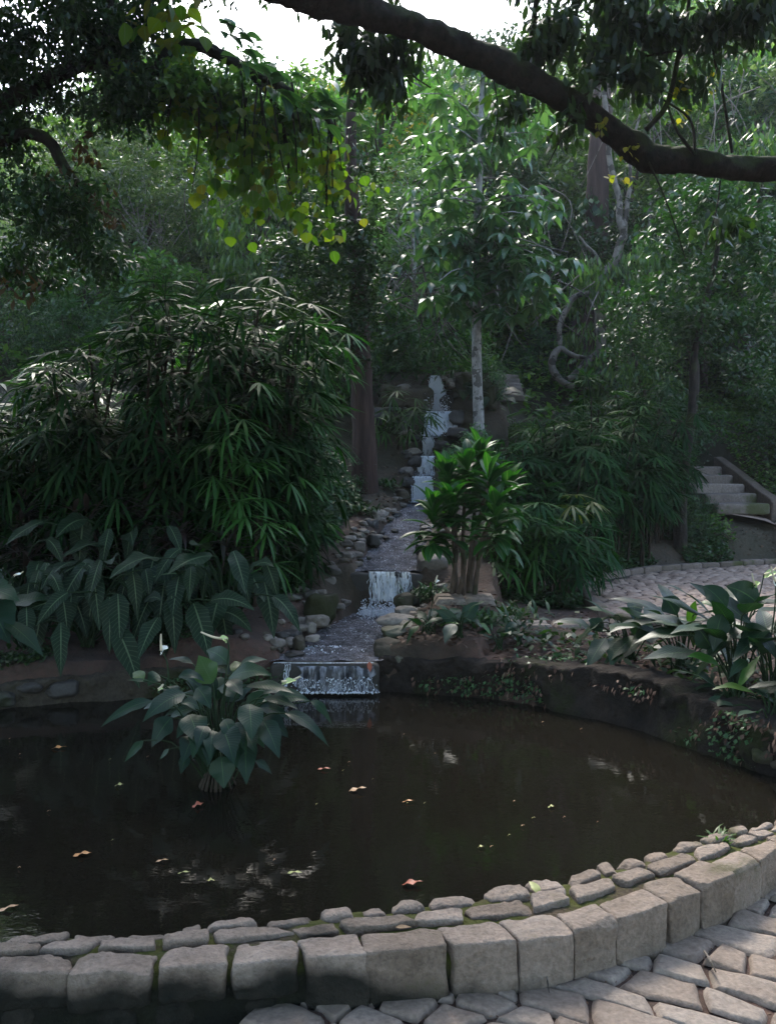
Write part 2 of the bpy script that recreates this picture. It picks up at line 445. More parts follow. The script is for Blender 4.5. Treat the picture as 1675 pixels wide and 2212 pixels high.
# ------------------------------------------------------------------ air
def make_haze():
    m = bpy.data.materials.new('haze'); m.use_nodes = True; n = m.node_tree
    for x in list(n.nodes):
        if x.type == 'BSDF_PRINCIPLED': n.nodes.remove(x)
    v = n.nodes.new('ShaderNodeVolumePrincipled'); v.inputs['Color'].default_value = (.86, .92, 1, 1); v.inputs['Density'].default_value = HAZE
    v.inputs['Anisotropy'].default_value = .3
    n.links.new(v.outputs[0], n.nodes['Material Output'].inputs['Volume'])
    x0, x1, y0, y1, z0, z1 = -110, 110, -60, 240, -3, 75
    V = [(x, y, z) for x in (x0, x1) for y in (y0, y1) for z in (z0, z1)]
    mb = MB(); mb.add(V, [(0, 1, 3, 2), (4, 6, 7, 5), (0, 4, 5, 1), (2, 3, 7, 6), (0, 2, 6, 4), (1, 5, 7, 3)])
    tag(mb.build('haze', m, smooth=False), kind='stuff')
HAZE = .0008

# ================================================================== terrain
PNEAR = [(2.1, 3.95), (1.95, 3.72), (1.6, 3.52), (1.43, 3.44), (1.24, 3.35), (1.08, 3.28), (.96, 3.2), (.81, 3.13), (.69, 3.05), (.55, 2.99), (.3, 2.91), (.13, 2.87), (-.03, 2.83), (-.18, 2.80), (-.29, 2.77),
         (-.47, 2.735), (-.67, 2.685), (-.78, 2.66), (-1.04, 2.65), (-1.2, 2.63), (-2.0, 2.75), (-2.9, 3.05), (-3.9, 3.6)]
POND = np.concatenate([catmull([(-3.9, 3.6), (-3.8, 4.5), (-3.2, 5.15), (-2.4, 5.52), (-1.6, 5.76), (-.8, 5.88), (-.1, 5.9), (.3, 5.84), (.82, 5.66), (1.33, 5.2), (1.63, 4.82),
                (1.84, 4.42), (2.0, 4.18), (2.1, 3.95)], 52), catmull(PNEAR, 50)[1:]])
def poly_sd(x, y, P):
    d = np.full(x.shape, 1e9); ins = np.zeros(x.shape, bool)
    for (ax, ay), (bx, by) in zip(P[:-1], P[1:]):
        ex, ey = bx - ax, by - ay; L = ex * ex + ey * ey
        if L < 1e-12: continue
        t = np.clip(((x - ax) * ex + (y - ay) * ey) / L, 0, 1)
        d = np.minimum(d, np.hypot(x - ax - t * ex, y - ay - t * ey))
        c = (ay > y) != (by > y)
        with np.errstate(divide='ignore', invalid='ignore'):
            ins ^= c & (x < (bx - ax) * (y - ay) / (by - ay if by != ay else 1e-9) + ax)
    return np.where(ins, -d, d)
GXC = np.array([-90, -14, -5, -2, -.7, .6, 1.5, 2.6, 4.5, 8, 16, 90.])
GYR = np.array([-40, 2, 4.5, 6, 7.2, 9, 11, 12, 13, 14, 16, 25, 45, 90, 220.])
GZ = np.array([
 [0]*12,
 [0]*12,
 [.25,.25,.25,.25,.2,.0,.1,.35,.35,.3,.3,.3],
 [.4,.4,.36,.36,.36,.40,.38,.38,.38,.38,.4,.4],
 [.6,.5,.5,.5,.45,.40,.40,.38,.36,.36,.4,.5],
 [1.2,1.0,.95,.95,1.0,.80,.5,.37,.36,.36,.5,.8],
 [2.4,1.9,1.7,1.6,1.6,1.36,.95,.5,.36,.36,.9,1.5],
 [3,2.6,2.2,2.1,2.3,2.1,1.7,1.0,.85,1.1,1.7,3],
 [4,3.2,3.0,2.8,2.9,3.0,2.4,1.4,1.1,1.15,2.2,4],
 [5,3.7,3.5,3.3,3.35,3.4,2.9,2.1,1.8,1.9,3,5],
 [6,4.6,4.3,4.1,4.0,4.0,3.8,3.3,3.2,3.3,4.2,6],
 [10,8.4,8.0,7.8,7.6,7.6,7.6,7.7,8,8.6,10,13],
 [17,16,15.6,15,15,15,15,15.4,16,17.5,20,24],
 [32,32,31,30,30,30,30,31,32,35,38,44],
 [40,40,40,40,40,40,40,40,40,42,44,50.]])
def base_h(x, y):
    i = np.clip(np.searchsorted(GXC, x) - 1, 0, len(GXC) - 2); j = np.clip(np.searchsorted(GYR, y) - 1, 0, len(GYR) - 2)
    u = np.clip((x - GXC[i]) / (GXC[i + 1] - GXC[i]), 0, 1); v = np.clip((y - GYR[j]) / (GYR[j + 1] - GYR[j]), 0, 1)
    return (GZ[j, i] * (1 - u) + GZ[j, i + 1] * u) * (1 - v) + (GZ[j + 1, i] * (1 - u) + GZ[j + 1, i + 1] * u) * v
# stream: Y, centre x, half width, water level
ST = np.array([(5.6, -.44, .36, .315), (5.92, -.44, .36, .315), (6.3, -.36, .38, .32), (7.0, -.22, .36, .335), (7.75, -.02, .28, .36), (7.86, 0.0, .30, .735), (8.3, .03, .29, .78), (9.0, .09, .25, .93),
               (10.0, .24, .2, 1.12), (11.0, .43, .17, 1.30), (11.12, .44, .16, 1.64), (11.4, .47, .16, 1.66), (11.5, .5, .12, 1.93), (11.72, .52, .12, 1.96), (11.8, .55, .13, 2.2), (12.0, .6, .25, 2.25), (12.1, .74, .27, 2.58),
               (12.42, .74, .2, 2.62), (12.5, .74, .11, 3.15), (13.4, .74, .1, 3.2), (15., .7, .08, 3.6)])
def stream_at(y):
    return np.interp(y, ST[:, 0], ST[:, 1]), np.interp(y, ST[:, 0], ST[:, 2]), np.interp(y, ST[:, 0], ST[:, 3])
def plaza_poly():
    z = .4
    pts = [(1262, 1292), (1268, 1272), (1295, 1252), (1400, 1234), (1540, 1224), (1750, 1214), (2100, 1206), (2100, 1420), (1800, 1400), (1500, 1372), (1330, 1342), (1290, 1316), (1262, 1292)]
    return np.array([((dx - CX) / F * ((EYE - z) * F / (dy - HY)), (EYE - z) * F / (dy - HY)) for dx, dy in pts])
PLAZA = plaza_poly()
FRONT = np.array([(-3.3, 2.9), (-2.6, 2.68), (-1.8, 2.5), (-1.3, 2.44), (-.9, 2.44), (-.67, 2.445), (-.5, 2.48), (-.29, 2.51), (-.07, 2.53), (.29, 2.583), (.526, 2.63), (.822, 2.773), (1.037, 2.9), (1.24, 3.03), (1.386, 3.147), (1.75, 3.45), (2.1, 3.75), (2.4, 4.15), (2.6, 4.8), (3.2, 5.0), (6, 5.0)])
def ground(x, y):
    x = np.asarray(x, float); y = np.asarray(y, float)
    sh = x.shape; x = x.ravel(); y = y.ravel()
    z = base_h(x, y)
    P = np.stack([x, y, 0 * x], -1)
    z = z + np.clip((y - 5.5) * .03, 0, .35) * fbm(P, .5, 3, 3) + np.where(y > 5, .025, .006) * fbm(P, 3, 9, 3)
    near = (np.abs(x) < 6) & (y > 1) & (y < 16)
    if near.any():
        xn, yn = x[near], y[near]; zn = z[near]
        pl = poly_sd(xn, yn, PLAZA)
        zn = np.where(pl < .5, np.interp(pl, [.08, .5], [0, 1]) * zn + (1 - np.interp(pl, [.08, .5], [0, 1])) * .385, zn)
        xc, hw, zw = stream_at(yn)
        d = np.abs(xn - xc) - hw
        on = (yn > 5.88)
        wall = sstep(-.03, .06, d) * .13 + sstep(.05, .5, d) * 0
        k = sstep(0, .75, d)
        zsm = np.interp(yn, [5.9, 7.6, 8.3, 9, 11, 12, 12.8, 13.3], [.33, .5, .8, .95, 1.4, 2.2, 3.0, 3.2])
        kk = sstep(.0, .3, d)
        zs = (zw - .06) * (1 - kk) + zsm * kk + wall
        zn = np.where(on & (d < .75) & (yn < 13.3), zs * (1 - k) + np.maximum(zn, zs) * k if True else zn, zn)
        pd = poly_sd(xn, yn, POND) + .04 * fbm(np.stack([xn, yn, 0 * xn], -1), 2.5, 21, 2)
        zn = np.where(pd < .25, np.where(pd > 0, .02 + (zn - .02) * sstep(-.02, .12, pd), np.minimum(zn, .02 - .5 * sstep(0, .3, -pd))), zn)
        z[near] = zn
    fy = np.interp(x, FRONT[:, 0], FRONT[:, 1])
    z = np.where((y < fy + .1) & (x > -3.5) & (x < 6), .007 * fbm(P, 26, 4, 2) * (x > -2) - .12 * sstep(-.25, -.6, x), z)
    sx = 5.54 - .16 * (y - 13); st_ = (np.abs(x - sx) < .62) & (y > 12.95) & (y < 15.5)
    z = np.where(st_, np.minimum(z, 1.0 + np.maximum(0, y - 13) * .44 - .1), z)
    return z.reshape(sh)
def g1(x, y): return float(ground(np.array([x]), np.array([y]))[0])
def on_ground(dx, dy, y0=2.0):
    Y = np.arange(y0, 90, .04)
    x = (dx - CX) / F * Y; zr = EYE - (dy - HY) / F * Y
    gz = ground(x, Y)
    k = np.argmax(gz >= zr) if (gz >= zr).any() else len(Y) - 1
    return np.array([x[k], Y[k], gz[k]])

xs = np.concatenate([np.arange(-90, -14, 4), np.arange(-14, -6, .5), np.arange(-6, -3, .15), np.arange(-3, 3, .055), np.arange(3, 6, .12), np.arange(6, 14, .5), np.arange(14, 92, 4)])
ys = np.concatenate([np.arange(-40, 0, 3), np.arange(0, 2, .25), np.arange(2, 15.6, .055), np.arange(15.6, 18, .2), np.arange(18, 50, 1.), np.arange(50, 221, 6)])
X, Y = np.meshgrid(xs, ys, indexing='ij')
Z = ground(X, Y)
Pn = np.stack([X, Y, 0 * X], -1)
mb = MB(); mb.add(np.stack([X, Y, Z], -1), grid_faces(len(xs), len(ys)))
tag(mb.build('ground', M['soil']), kind='structure')

# ================================================================== water
mb = MB()
pc = np.array([-.9, 4.3]); tt = np.linspace(0, 1, 12)
ring = POND[:-1] + (POND[:-1] - pc) / np.linalg.norm(POND[:-1] - pc, axis=1)[:, None] * .12
G = pc + (ring[:, None] - pc) * tt[None, :, None]
mb.add(np.concatenate([G, .10 + 0 * G[..., :1]], -1), grid_faces(len(ring), 12, wrap=True))
tag(mb.build('pond_water', M['pond']), kind='structure')

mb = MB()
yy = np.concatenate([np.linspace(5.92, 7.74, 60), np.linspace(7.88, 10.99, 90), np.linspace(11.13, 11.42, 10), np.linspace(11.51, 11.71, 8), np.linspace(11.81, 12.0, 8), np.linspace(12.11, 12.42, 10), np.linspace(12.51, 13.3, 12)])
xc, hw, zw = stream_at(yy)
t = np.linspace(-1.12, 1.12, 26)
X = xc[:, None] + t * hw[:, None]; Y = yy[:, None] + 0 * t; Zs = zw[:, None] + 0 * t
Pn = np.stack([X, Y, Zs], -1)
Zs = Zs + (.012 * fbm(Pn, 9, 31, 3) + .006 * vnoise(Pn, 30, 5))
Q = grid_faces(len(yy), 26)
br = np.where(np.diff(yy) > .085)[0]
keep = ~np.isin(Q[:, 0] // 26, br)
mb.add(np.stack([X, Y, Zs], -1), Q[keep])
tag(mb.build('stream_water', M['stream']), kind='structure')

# falling water: threads, droplets and foam
def fall(name, label, x0, x1, yt, zt, yb, zb, n, foam=60, thick=.006, spread=0., fr=.05, minlen=.5, seedz=0, foamh=.05):
    mb = MB()
    for i in range(n):
        u = rng.random(); x = x0 + (x1 - x0) * u
        dx = (u - .5) * spread + rng.normal(0, .012)
        k0 = rng.uniform(0, .25) * (rng.random() < .5); k1 = min(1, rng.uniform(minlen, 1.25))
        m_ = 8; tt = np.linspace(k0, k1, m_)
        jit = rng.normal(0, .004, m_) + .012 * np.sin(rng.uniform(0, 6) + tt * rng.uniform(2, 7))
        pts = np.stack([x + dx * tt + jit, yt + (yb - yt) * np.sqrt(tt), zt + (zb - zt) * tt ** 1.15 + 0 * tt], -1)
        r = thick * .62 * rng.uniform(.3, 1.6) * (.35 + np.abs(np.sin(rng.uniform(0, 6) + tt * rng.uniform(3, 14))))
        tube(mb, pts, r, 4, cap=False)
    def blob(c, r):
        s = rng.uniform(.7, 1.3, 3) * r
        V = np.array([(1, 0, 0), (-1, 0, 0), (0, 1, 0), (0, -1, 0), (0, 0, 1), (0, 0, -1)]) * s + c
        mb.add(V, T=[(0, 2, 4), (2, 1, 4), (1, 3, 4), (3, 0, 4), (2, 0, 5), (1, 2, 5), (3, 1, 5), (0, 3, 5)])
    for i in range(foam):
        u = rng.random(); c = np.array([x0 + (x1 - x0) * u + (u - .5) * spread + rng.normal(0, .02), yb + rng.normal(-.03, fr), zb + abs(rng.normal(0, foamh)) * .6])
        blob(c, rng.uniform(.002, .009))
    for i in range(int(foam * .7)):
        u = rng.random(); tt = rng.random()
        blob(np.array([x0 + (x1 - x0) * u + (u - .5) * spread * tt + rng.normal(0, .02), yt + (yb - yt) * tt ** .5 - .02, zt + (zb - zt) * tt]), rng.uniform(.003, .008))
    o = mb.build('waterfall', M['white_water'], loc=((x0 + x1) / 2, yb, zb))
    tag(o, label, 'waterfall', kind='structure')
def sheet(xa0, xa1, yt, zt, xb0, xb1, yb, zb, name='waterfall', mat='sheet', label='translucent sheet of falling water over dark rock'):
    mb = MB(); u = np.linspace(0, 1, 40)[:, None]; t = np.linspace(0, 1, 24)[None]
    X = (xa0 + (xa1 - xa0) * u) * (1 - t) + (xb0 + (xb1 - xb0) * u) * t
    Y = yt + (yb - yt) * np.sqrt(t) + 0 * u; Z = zt + (zb - zt) * t ** 1.4 + 0 * u
    P = np.stack([X, Y, Z], -1)
    P[..., 1] -= .02 * vnoise(P * np.array([1, 1, .15]), 34, 5) + .012 * vnoise(P, 15, 8)
    e = .05 * vnoise(P * np.array([.4, 1, 1]), 16, 9) * (xb1 - xb0 + .1); P[..., 0] += e * np.clip(np.abs(u - .5) * 3 - .3, 0, 1) * 2 * np.sign(u - .5) * -1
    mb.add(P, grid_faces(40, 24)[:, ::-1]); o = mb.build(name, M[mat], loc=(float(X.mean()), yb, zb))
    tag(o, label, 'waterfall', kind='structure')
def frame_fall(label, dx0, dx1, dyt, dyb, Yt, Yb, n, **k):
    a, c = at(dx0, dyt, Yt), at(dx1, dyb, Yb)
    b_ = at(dx1, dyt, Yt)
    fall('waterfall', label, a[0], b_[0], Yt, a[2], Yb, c[2], n, **k)
frame_fall('thin top ribbon of white water below the ferny lip', 931, 950, 812, 888, 12.40, 12.26, 110, foam=800, thick=.007, spread=.22, fr=.05, foamh=.14)
frame_fall('wide white curtain of the second tier of the cascade', 925, 975, 889, 945, 12.1, 11.92, 80, foam=600, thick=.005, spread=.2, minlen=.3)
frame_fall('narrow white fall below the wide curtain', 914, 934, 946, 984, 11.8, 11.7, 34, foam=70, thick=.008, spread=.03)
frame_fall('white fall partly hidden by the broad-leaved shrub', 906, 934, 986, 1028, 11.5, 11.38, 34, foam=120, thick=.007, spread=.05, minlen=.3)
frame_fall('lowest white step of the tall cascade', 893, 931, 1030, 1086, 11.12, 10.98, 75, foam=900, thick=.008, spread=.05, fr=.09, foamh=.08)
frame_fall('fringe of white threads over the square stone lip', 793, 889, 1236, 1302, 7.84, 7.76, 56, foam=0, thick=.006, spread=.01, minlen=.25)
fall('waterfall', 'churned white foam at the foot of the stone lip', -.22, .20, 7.72, .40, 7.62, .37, 30, foam=1700, thick=.003, fr=.10, foamh=.085, spread=.05)
frame_fall('small white riffle where the stream bends', 655, 735, 1395, 1412, 6.42, 6.30, 60, foam=420, thick=.003, fr=.05, foamh=.02)
frame_fall('low white curtain falling from the weir into the pond', 640, 806, 1462, 1496, 5.86, 5.80, 70, foam=170, thick=.0010, fr=.012, minlen=.5, foamh=.006)
def fsheet(dx0, dx1, dyt, ex0, ex1, dyb, Yt, Yb, mat='sheet'):
    a, b_, c, d = at(dx0, dyt, Yt), at(dx1, dyt, Yt), at(ex0, dyb, Yb), at(ex1, dyb, Yb)
    sheet(a[0], b_[0], Yt + .012, a[2], c[0], d[0], Yb + .02, c[2], mat=mat)
fsheet(935, 946, 811, 924, 960, 889, 12.44, 12.33)
fsheet(922, 972, 889, 913, 990, 946, 12.1, 11.94)
fsheet(913, 935, 945, 914, 938, 986, 11.8, 11.71)
fsheet(906, 935, 985, 900, 934, 1030, 11.5, 11.39)
fsheet(893, 933, 1029, 888, 936, 1086, 11.12, 11.0)
fsheet(650, 800, 1440, 640, 804, 1496, 5.852, 5.81, 'thin_sheet')
fsheet(800, 889, 1236, 806, 882, 1300, 7.80, 7.77)
fall('waterfall', 'single thin white trickle at the left of the weir', -.715, -.700, 5.86, .31, 5.84, .16, 7, foam=6, thick=.004, fr=.01, foamh=.01)

mb = MB(); n_ = 1500      # white flecks on the stream: foam, plus sky glints shaped as flecks
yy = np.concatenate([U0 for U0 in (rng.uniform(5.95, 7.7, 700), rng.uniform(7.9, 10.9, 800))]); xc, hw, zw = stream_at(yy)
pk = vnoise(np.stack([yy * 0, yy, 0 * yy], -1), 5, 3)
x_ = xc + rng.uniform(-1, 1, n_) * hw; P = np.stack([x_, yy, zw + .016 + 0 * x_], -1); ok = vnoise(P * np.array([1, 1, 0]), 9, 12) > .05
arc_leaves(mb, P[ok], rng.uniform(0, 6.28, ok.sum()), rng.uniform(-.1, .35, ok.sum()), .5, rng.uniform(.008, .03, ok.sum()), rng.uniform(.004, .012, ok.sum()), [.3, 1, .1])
tag(mb.build('stream_foam_glints', M['white_water']), kind='structure')

# ================================================================== stones
def cubesphere(n):
    out_v, out_q, off = [], [], 0
    l = np.linspace(-1, 1, n); l = np.sign(l) * np.abs(l) ** .62; A, B = np.meshgrid(l, l, indexing='ij'); one = np.ones_like(A)
    for f in (np.stack([one, A, B], -1), np.stack([-one, B, A], -1), np.stack([A, one, B], -1)[:, ::-1], np.stack([B, -one, A], -1)[:, ::-1], np.stack([A, B, one], -1), np.stack([B, A, -one], -1)):
        out_v.append(f.reshape(-1, 3)); out_q.append(grid_faces(n, n, off)); off += n * n
    V = np.concatenate(out_v); Q = np.concatenate(out_q)
    key, inv = np.unique(np.round(V, 5), axis=0, return_inverse=True)
    return key, inv.reshape(-1)[Q]
CS = {n: cubesphere(n) for n in (5, 7, 10, 13, 16, 22)}
def superell(n, e):
    V, Q = CS[n]
    r = (np.abs(V) ** e).sum(1) ** (1 / e)
    return V / r[:, None], Q
def facet(V, k=7, lo=.72, hi=.98, bias=None):
    for _ in range(k):
        d = rng.normal(size=3)
        if bias is not None: d = d * bias
        d /= np.linalg.norm(d); o = rng.uniform(lo, hi) * (V @ d).max()
        V = V - np.maximum(0, V @ d - o)[:, None] * d * .92
    return V
def fixq(V, Q):
    c = V[Q].mean(1); nrm = np.cross(V[Q[:, 2]] - V[Q[:, 0]], V[Q[:, 3]] - V[Q[:, 1]])
    bad = (nrm * (c - V.mean(0))).sum(1) < 0
    Q = Q.copy(); Q[bad] = Q[bad][:, ::-1]
    return Q

# ---- near wall round the pond (front line, inner line), parameter by length
def arclen(P, n):
    L = np.concatenate([[0], np.cumsum(np.linalg.norm(np.diff(P, axis=0), axis=1))]); q = np.linspace(0, L[-1], n)
    return np.stack([np.interp(q, L, P[:, c]) for c in range(2)], -1)
FR = arclen(catmull(FRONT[:19], 400), 300)
IN = arclen(catmull([(-3.15, 3.25), (-2.5, 2.96)] + PNEAR[20:18:-1] + PNEAR[18:1:-1] + [(1.96, 3.8), (2.2, 4.25), (2.38, 4.85)], 400), 300)
k_ = np.argmin(np.hypot(*(IN[:, None] - FR[None]).transpose(2, 0, 1)), 0)      # nearest inner point for each front point keeps the rows square to the wall
k_ = np.maximum.accumulate(k_); k_ = np.convolve(np.pad(k_, 12, 'edge'), np.ones(25) / 25, 'valid')
IN = np.stack([np.interp(k_, np.arange(300), IN[:, c]) for c in range(2)], -1)
FL = np.concatenate([[0], np.cumsum(np.linalg.norm(np.diff(FR, axis=0), axis=1))]); TOT = FL[-1]
def WP(s, t, z):
    k = lambda A, c: np.interp(s, FL, A[:, c])
    fx, fy, ix, iy = k(FR, 0), k(FR, 1), k(IN, 0), k(IN, 1)
    return np.stack([fx + (ix - fx) * t, fy + (iy - fy) * t, z * .74 + 0 * s + 0 * t], -1)
WALLW = .33
wall = thing('pond_wall', 'low curved wall of grey granite blocks bedded in mossy mortar round the near side of the pond', 'wall', (.3, 2.8, 0))
mb = MB()
ss = np.linspace(0, TOT, 900)
prof = [(.07, -.25), (.055, .05), (.06, .12), (.08, .16), (.2, .185), (.3, .194), (.4, .196), (.5, .196), (.6, .196), (.7, .196), (.8, .195), (.88, .194), (.95, .188), (1.0, .165), (1.0, .05), (1.0, -.3)]
S, K = np.meshgrid(ss, np.arange(len(prof)), indexing='ij')
tt = np.array([p[0] for p in prof])[K]; zz = np.array([p[1] for p in prof])[K]
Pw = WP(S, tt, zz); nz = fbm(Pw, 11, 41, 3)
Pw = Pw + np.stack([0 * nz, .010 * nz, .006 * nz + .004 * fbm(Pw, 40, 4, 2)], -1)
mb.add(Pw, grid_faces(900, len(prof))[:, ::-1])
mb.build('mortar', M['mortar'], wall, loc=(0, 0, 0)).location = (-.3, -2.8, 0)
mb = MB()
def wall_stone(s0, s1, t0, t1, z0, z1, e=5, rough=.010, n=13, skew=0., seed=0, tilt=0):
    V, Q = superell(n, e); Q = fixq(V, Q); V = facet(V, 4, .84, .98)
    sc, tc, zc = (s0 + s1) / 2, (t0 + t1) / 2, (z0 + z1) / 2
    s = sc + V[:, 0] * (s1 - s0) / 2 + V[:, 1] * skew; t = tc + V[:, 1] * (t1 - t0) / 2 * (1 + .12 * V[:, 0] * rng.uniform(-1, 1)); z = zc + V[:, 2] * (z1 - z0) / 2 + tilt * V[:, 1] * (V[:, 2] > 0)
    s = s + .035 * (s1 - s0) * vnoise(V, 1.1, seed + 1) * (1 + 2 * (n < 12)); t = t + .04 * (t1 - t0) * vnoise(V, 1.4, seed + 2)
    W = WP(s, t, z)
    nrm = V / np.linalg.norm(V, axis=1)[:, None]
    W = W + nrm * (rough * (fbm(W, 9, seed, 3)))[:, None] + nrm * (rough * .55 * fbm(W, 38, seed + 5, 3))[:, None]
    mb.add(W, Q)
s = .0; k = 0
while s < TOT - .1:
    xw = np.interp(s, FL, FR[:, 0])
    L = rng.uniform(.14, .27)
    if xw > .15: L = rng.uniform(.16, .25)
    d = rng.uniform(.36, .48) if xw > -.4 else rng.uniform(.46, .56); h = rng.uniform(.212, .232)
    if xw > -.45:
        wall_stone(s + .0025, s + L - .0025, -.03, d, -.03, h, 22, .005, 22, rng.uniform(-.012, .012), k * 13 + 1, -.006)
    else:
        wall_stone(s + .007, s + L - .007, rng.uniform(-.05, -.01), d, .07, h, 9, .008, 22, rng.uniform(-.02, .02), k * 13 + 1, -.01)
        wall_stone(s + .01, s + L * rng.uniform(.7, .97), .02, .3, -.22, -.07, 5, .010, 10, 0, k * 13 + 7)
        if rng.random() < .85:
            q = rng.uniform(.0, .05)
            wall_stone(s + q, s + L * rng.uniform(.55, .85), .0, .3, -.03, rng.uniform(.06, .085), 3.2, .010, 10, 0, k * 13 + 5)
    s += L; k += 1
s = .05
while s < TOT - .1:     # middle row
    L = rng.uniform(.12, .26); left_ = np.interp(s, FL, FR[:, 0]) < -.4
    t0 = rng.uniform(.50, .54) + .05 * left_
    wall_stone(s + .006, s + L - rng.uniform(.006, .014), t0, t0 + rng.uniform(.20, .27), .10, rng.uniform(.214, .232), 12, .007, 16, rng.uniform(-.02, .02), k * 17 + 3)
    s += L + rng.uniform(0, .012); k += 1
s = .02
while s < TOT - .1:     # row along the water
    L = rng.uniform(.08, .20)
    if rng.random() < .92:
        t0 = rng.uniform(.79, .83); wall_stone(s + .006, s + L - .008, t0, rng.uniform(.99, 1.06), .09, rng.uniform(.208, .230), rng.choice([4, 9]), .008, 16, rng.uniform(-.01, .01), k * 19 + 3)
    s += L + rng.uniform(0, .03); k += 1
mb.build('stonework', M['wall_stone'], wall).location = (-.3, -2.8, 0)

# ---- paved path in front of the wall
mb = MB()
def paver(c4, z0, h, n=9, rough=.005, seed=0, p=24):
    c4 = np.asarray(c4, float)
    u = np.linspace(-1, 1, n); u = np.sign(u) * np.abs(u) ** .65
    U, Vv = np.meshgrid(u, u, indexing='ij')
    cc = (1 - .05 * (np.abs(U * Vv)) ** 3)
    a, b_ = (U * cc + 1) / 2, (Vv * cc + 1) / 2
    xy = (c4[0] * (1 - a)[..., None] + c4[1] * a[..., None]) * (1 - b_)[..., None] + (c4[3] * (1 - a)[..., None] + c4[2] * a[..., None]) * b_[..., None]
    edge = np.maximum(np.abs(U), np.abs(Vv))
    P3 = np.concatenate([xy, 0 * U[..., None]], -1)
    z = z0 + h * (1 - edge ** p) + rough * fbm(P3, 12, seed, 3) * (1 - edge ** 6) + rough * .8 * (U * rng.uniform(-1, 1) + Vv * rng.uniform(-1, 1))
    w = .008 * np.stack([vnoise(P3, 14, seed), vnoise(P3, 14, seed + 3)], -1)
    mb.add(np.concatenate([xy + w, z[..., None]], -1), grid_faces(n, n))
ang = R(-33); du = np.array([math.cos(ang), math.sin(ang)]); dv = np.array([-du[1], du[0]])
dist_front = lambda p: p[1] - np.interp(p[0], FR[:, 0], FR[:, 1])
v = -3.2; k = 0
wav = lambda v_, u_: .05 * math.sin(u_ * 1.3) + .014 * math.sin(u_ * 9 + v_ * 23) + .009 * math.sin(u_ * 21 + v_ * 51)
bend = lambda uu, vv: du * uu + dv * (vv + wav(vv, uu)) + np.array([0, 1.2])
while v < 4.6:
    h = rng.uniform(.10, .15); u = -3.5 + rng.uniform(0, .2); sk = 0
    while u < 5.0:
        L = rng.uniform(.11, .28); sk1 = rng.uniform(-.035, .035)
        c = du * (u + L / 2) + dv * (v + h / 2) + np.array([0, 1.2])
        if -.36 < c[0] < 4 and dist_front(c) < .12 and c[1] > .4:
            g_ = rng.uniform(.003, .006)
            parts = [(0, 1)] if rng.random() > .04 else [(0, rng.uniform(.35, .65))]
            if parts[0][1] < 1: parts.append((parts[0][1], 1))
            for f0, f1 in parts:
                q = np.array([bend(u + sk * (f0 - .5) * 2 + g_, v + h * f0 + g_), bend(u + L + sk1 * (f0 - .5) * 2 - g_, v + h * f0 + g_), bend(u + L + sk1 * (f1 - .5) * 2 - g_, v + h * f1 - g_), bend(u + sk * (f1 - .5) * 2 + g_, v + h * f1 - g_)])
                paver(q, .003, rng.uniform(.014, .019), 12, .004, k); k += 1
        u += L; sk = sk1; k += 1
    v += h
tag(mb.build('path', M['paving']), kind='structure')

# ---- paved terrace on the right with kerb
mb = MB()
v = 6.6; k = 0
while v < 12.3:
    h = rng.uniform(.085, .12); u = 1.5 + rng.uniform(0, .1)
    while u < 8.5:
        L = rng.uniform(.12, .2); cx_, cy_ = u + L / 2, v + h / 2
        q = np.array([(u + .006, v + .008), (u + L - .006, v + .008), (u + L - .006, v + h - .008), (u + .006, v + h - .008)]) + rng.uniform(-.012, .012, (4, 2))
        q[:, 1] += .25 * np.sin(q[:, 0] * .8)
        if poly_sd(q[:, 0], q[:, 1], PLAZA).max() < -.03:
            paver(q, .392, rng.uniform(.010, .022), 5, .003, k, 4)
        u += L; k += 1
    v += h
tag(mb.build('terrace_paving', M['plaza']), kind='structure')
mb = MB()
per = PLAZA[[9, 10, 11, 0, 1, 2, 3, 4, 5]]; per = catmull(per, 200)
pl = np.concatenate([[0], np.cumsum(np.linalg.norm(np.diff(per, axis=0), axis=1))])
s = 0
while s < pl[-1] - .3:
    L = rng.uniform(.28, .42)
    V, Q = superell(7, 7); Q = fixq(V, Q)
    sc = s + L / 2 + V[:, 0] * (L / 2 - .006)
    px_, py_ = np.interp(sc, pl, per[:, 0]), np.interp(sc, pl, per[:, 1])
    tx = np.interp(sc + .05, pl, per[:, 0]) - px_; ty = np.interp(sc + .05, pl, per[:, 1]) - py_
    ln = np.hypot(tx, ty) + 1e-6
    ox, oy = -ty / ln, tx / ln
    hh = rng.uniform(.055, .075)
    W = np.stack([px_ + ox * V[:, 1] * .05, py_ + oy * V[:, 1] * .05, .40 + V[:, 2] * hh], -1)
    W = W + (.006 * fbm(W, 8, int(s * 50), 3))[:, None] * V
    mb.add(W, Q); s += L
tag(mb.build('terrace_kerb', M['kerb']), 'low stone kerb curving round the paved terrace', kind='structure')

# ---- flat flagstones between terrace and stream
mb = MB()
k = 0
for i in range(16):
    L = rng.uniform(.2, .3); x0 = .15 + i * .245
    for r_ in range(2):
        cy_ = 6.95 + .04 * math.sin(i) + .13 * r_ + .03 * i * .3
        zt = g1(x0 + .1, cy_)
        if x0 > 2.9: continue
        q = np.array([(x0, cy_ - .06), (x0 + L * .94, cy_ - .06), (x0 + L * .94, cy_ + .06), (x0, cy_ + .06)]) + rng.uniform(-.015, .015, (4, 2))
        paver(q, zt - .01, .05, 7, .005, 900 + i * 3 + r_)
tag(mb.build('flagstone_path', M['paving']), kind='structure')

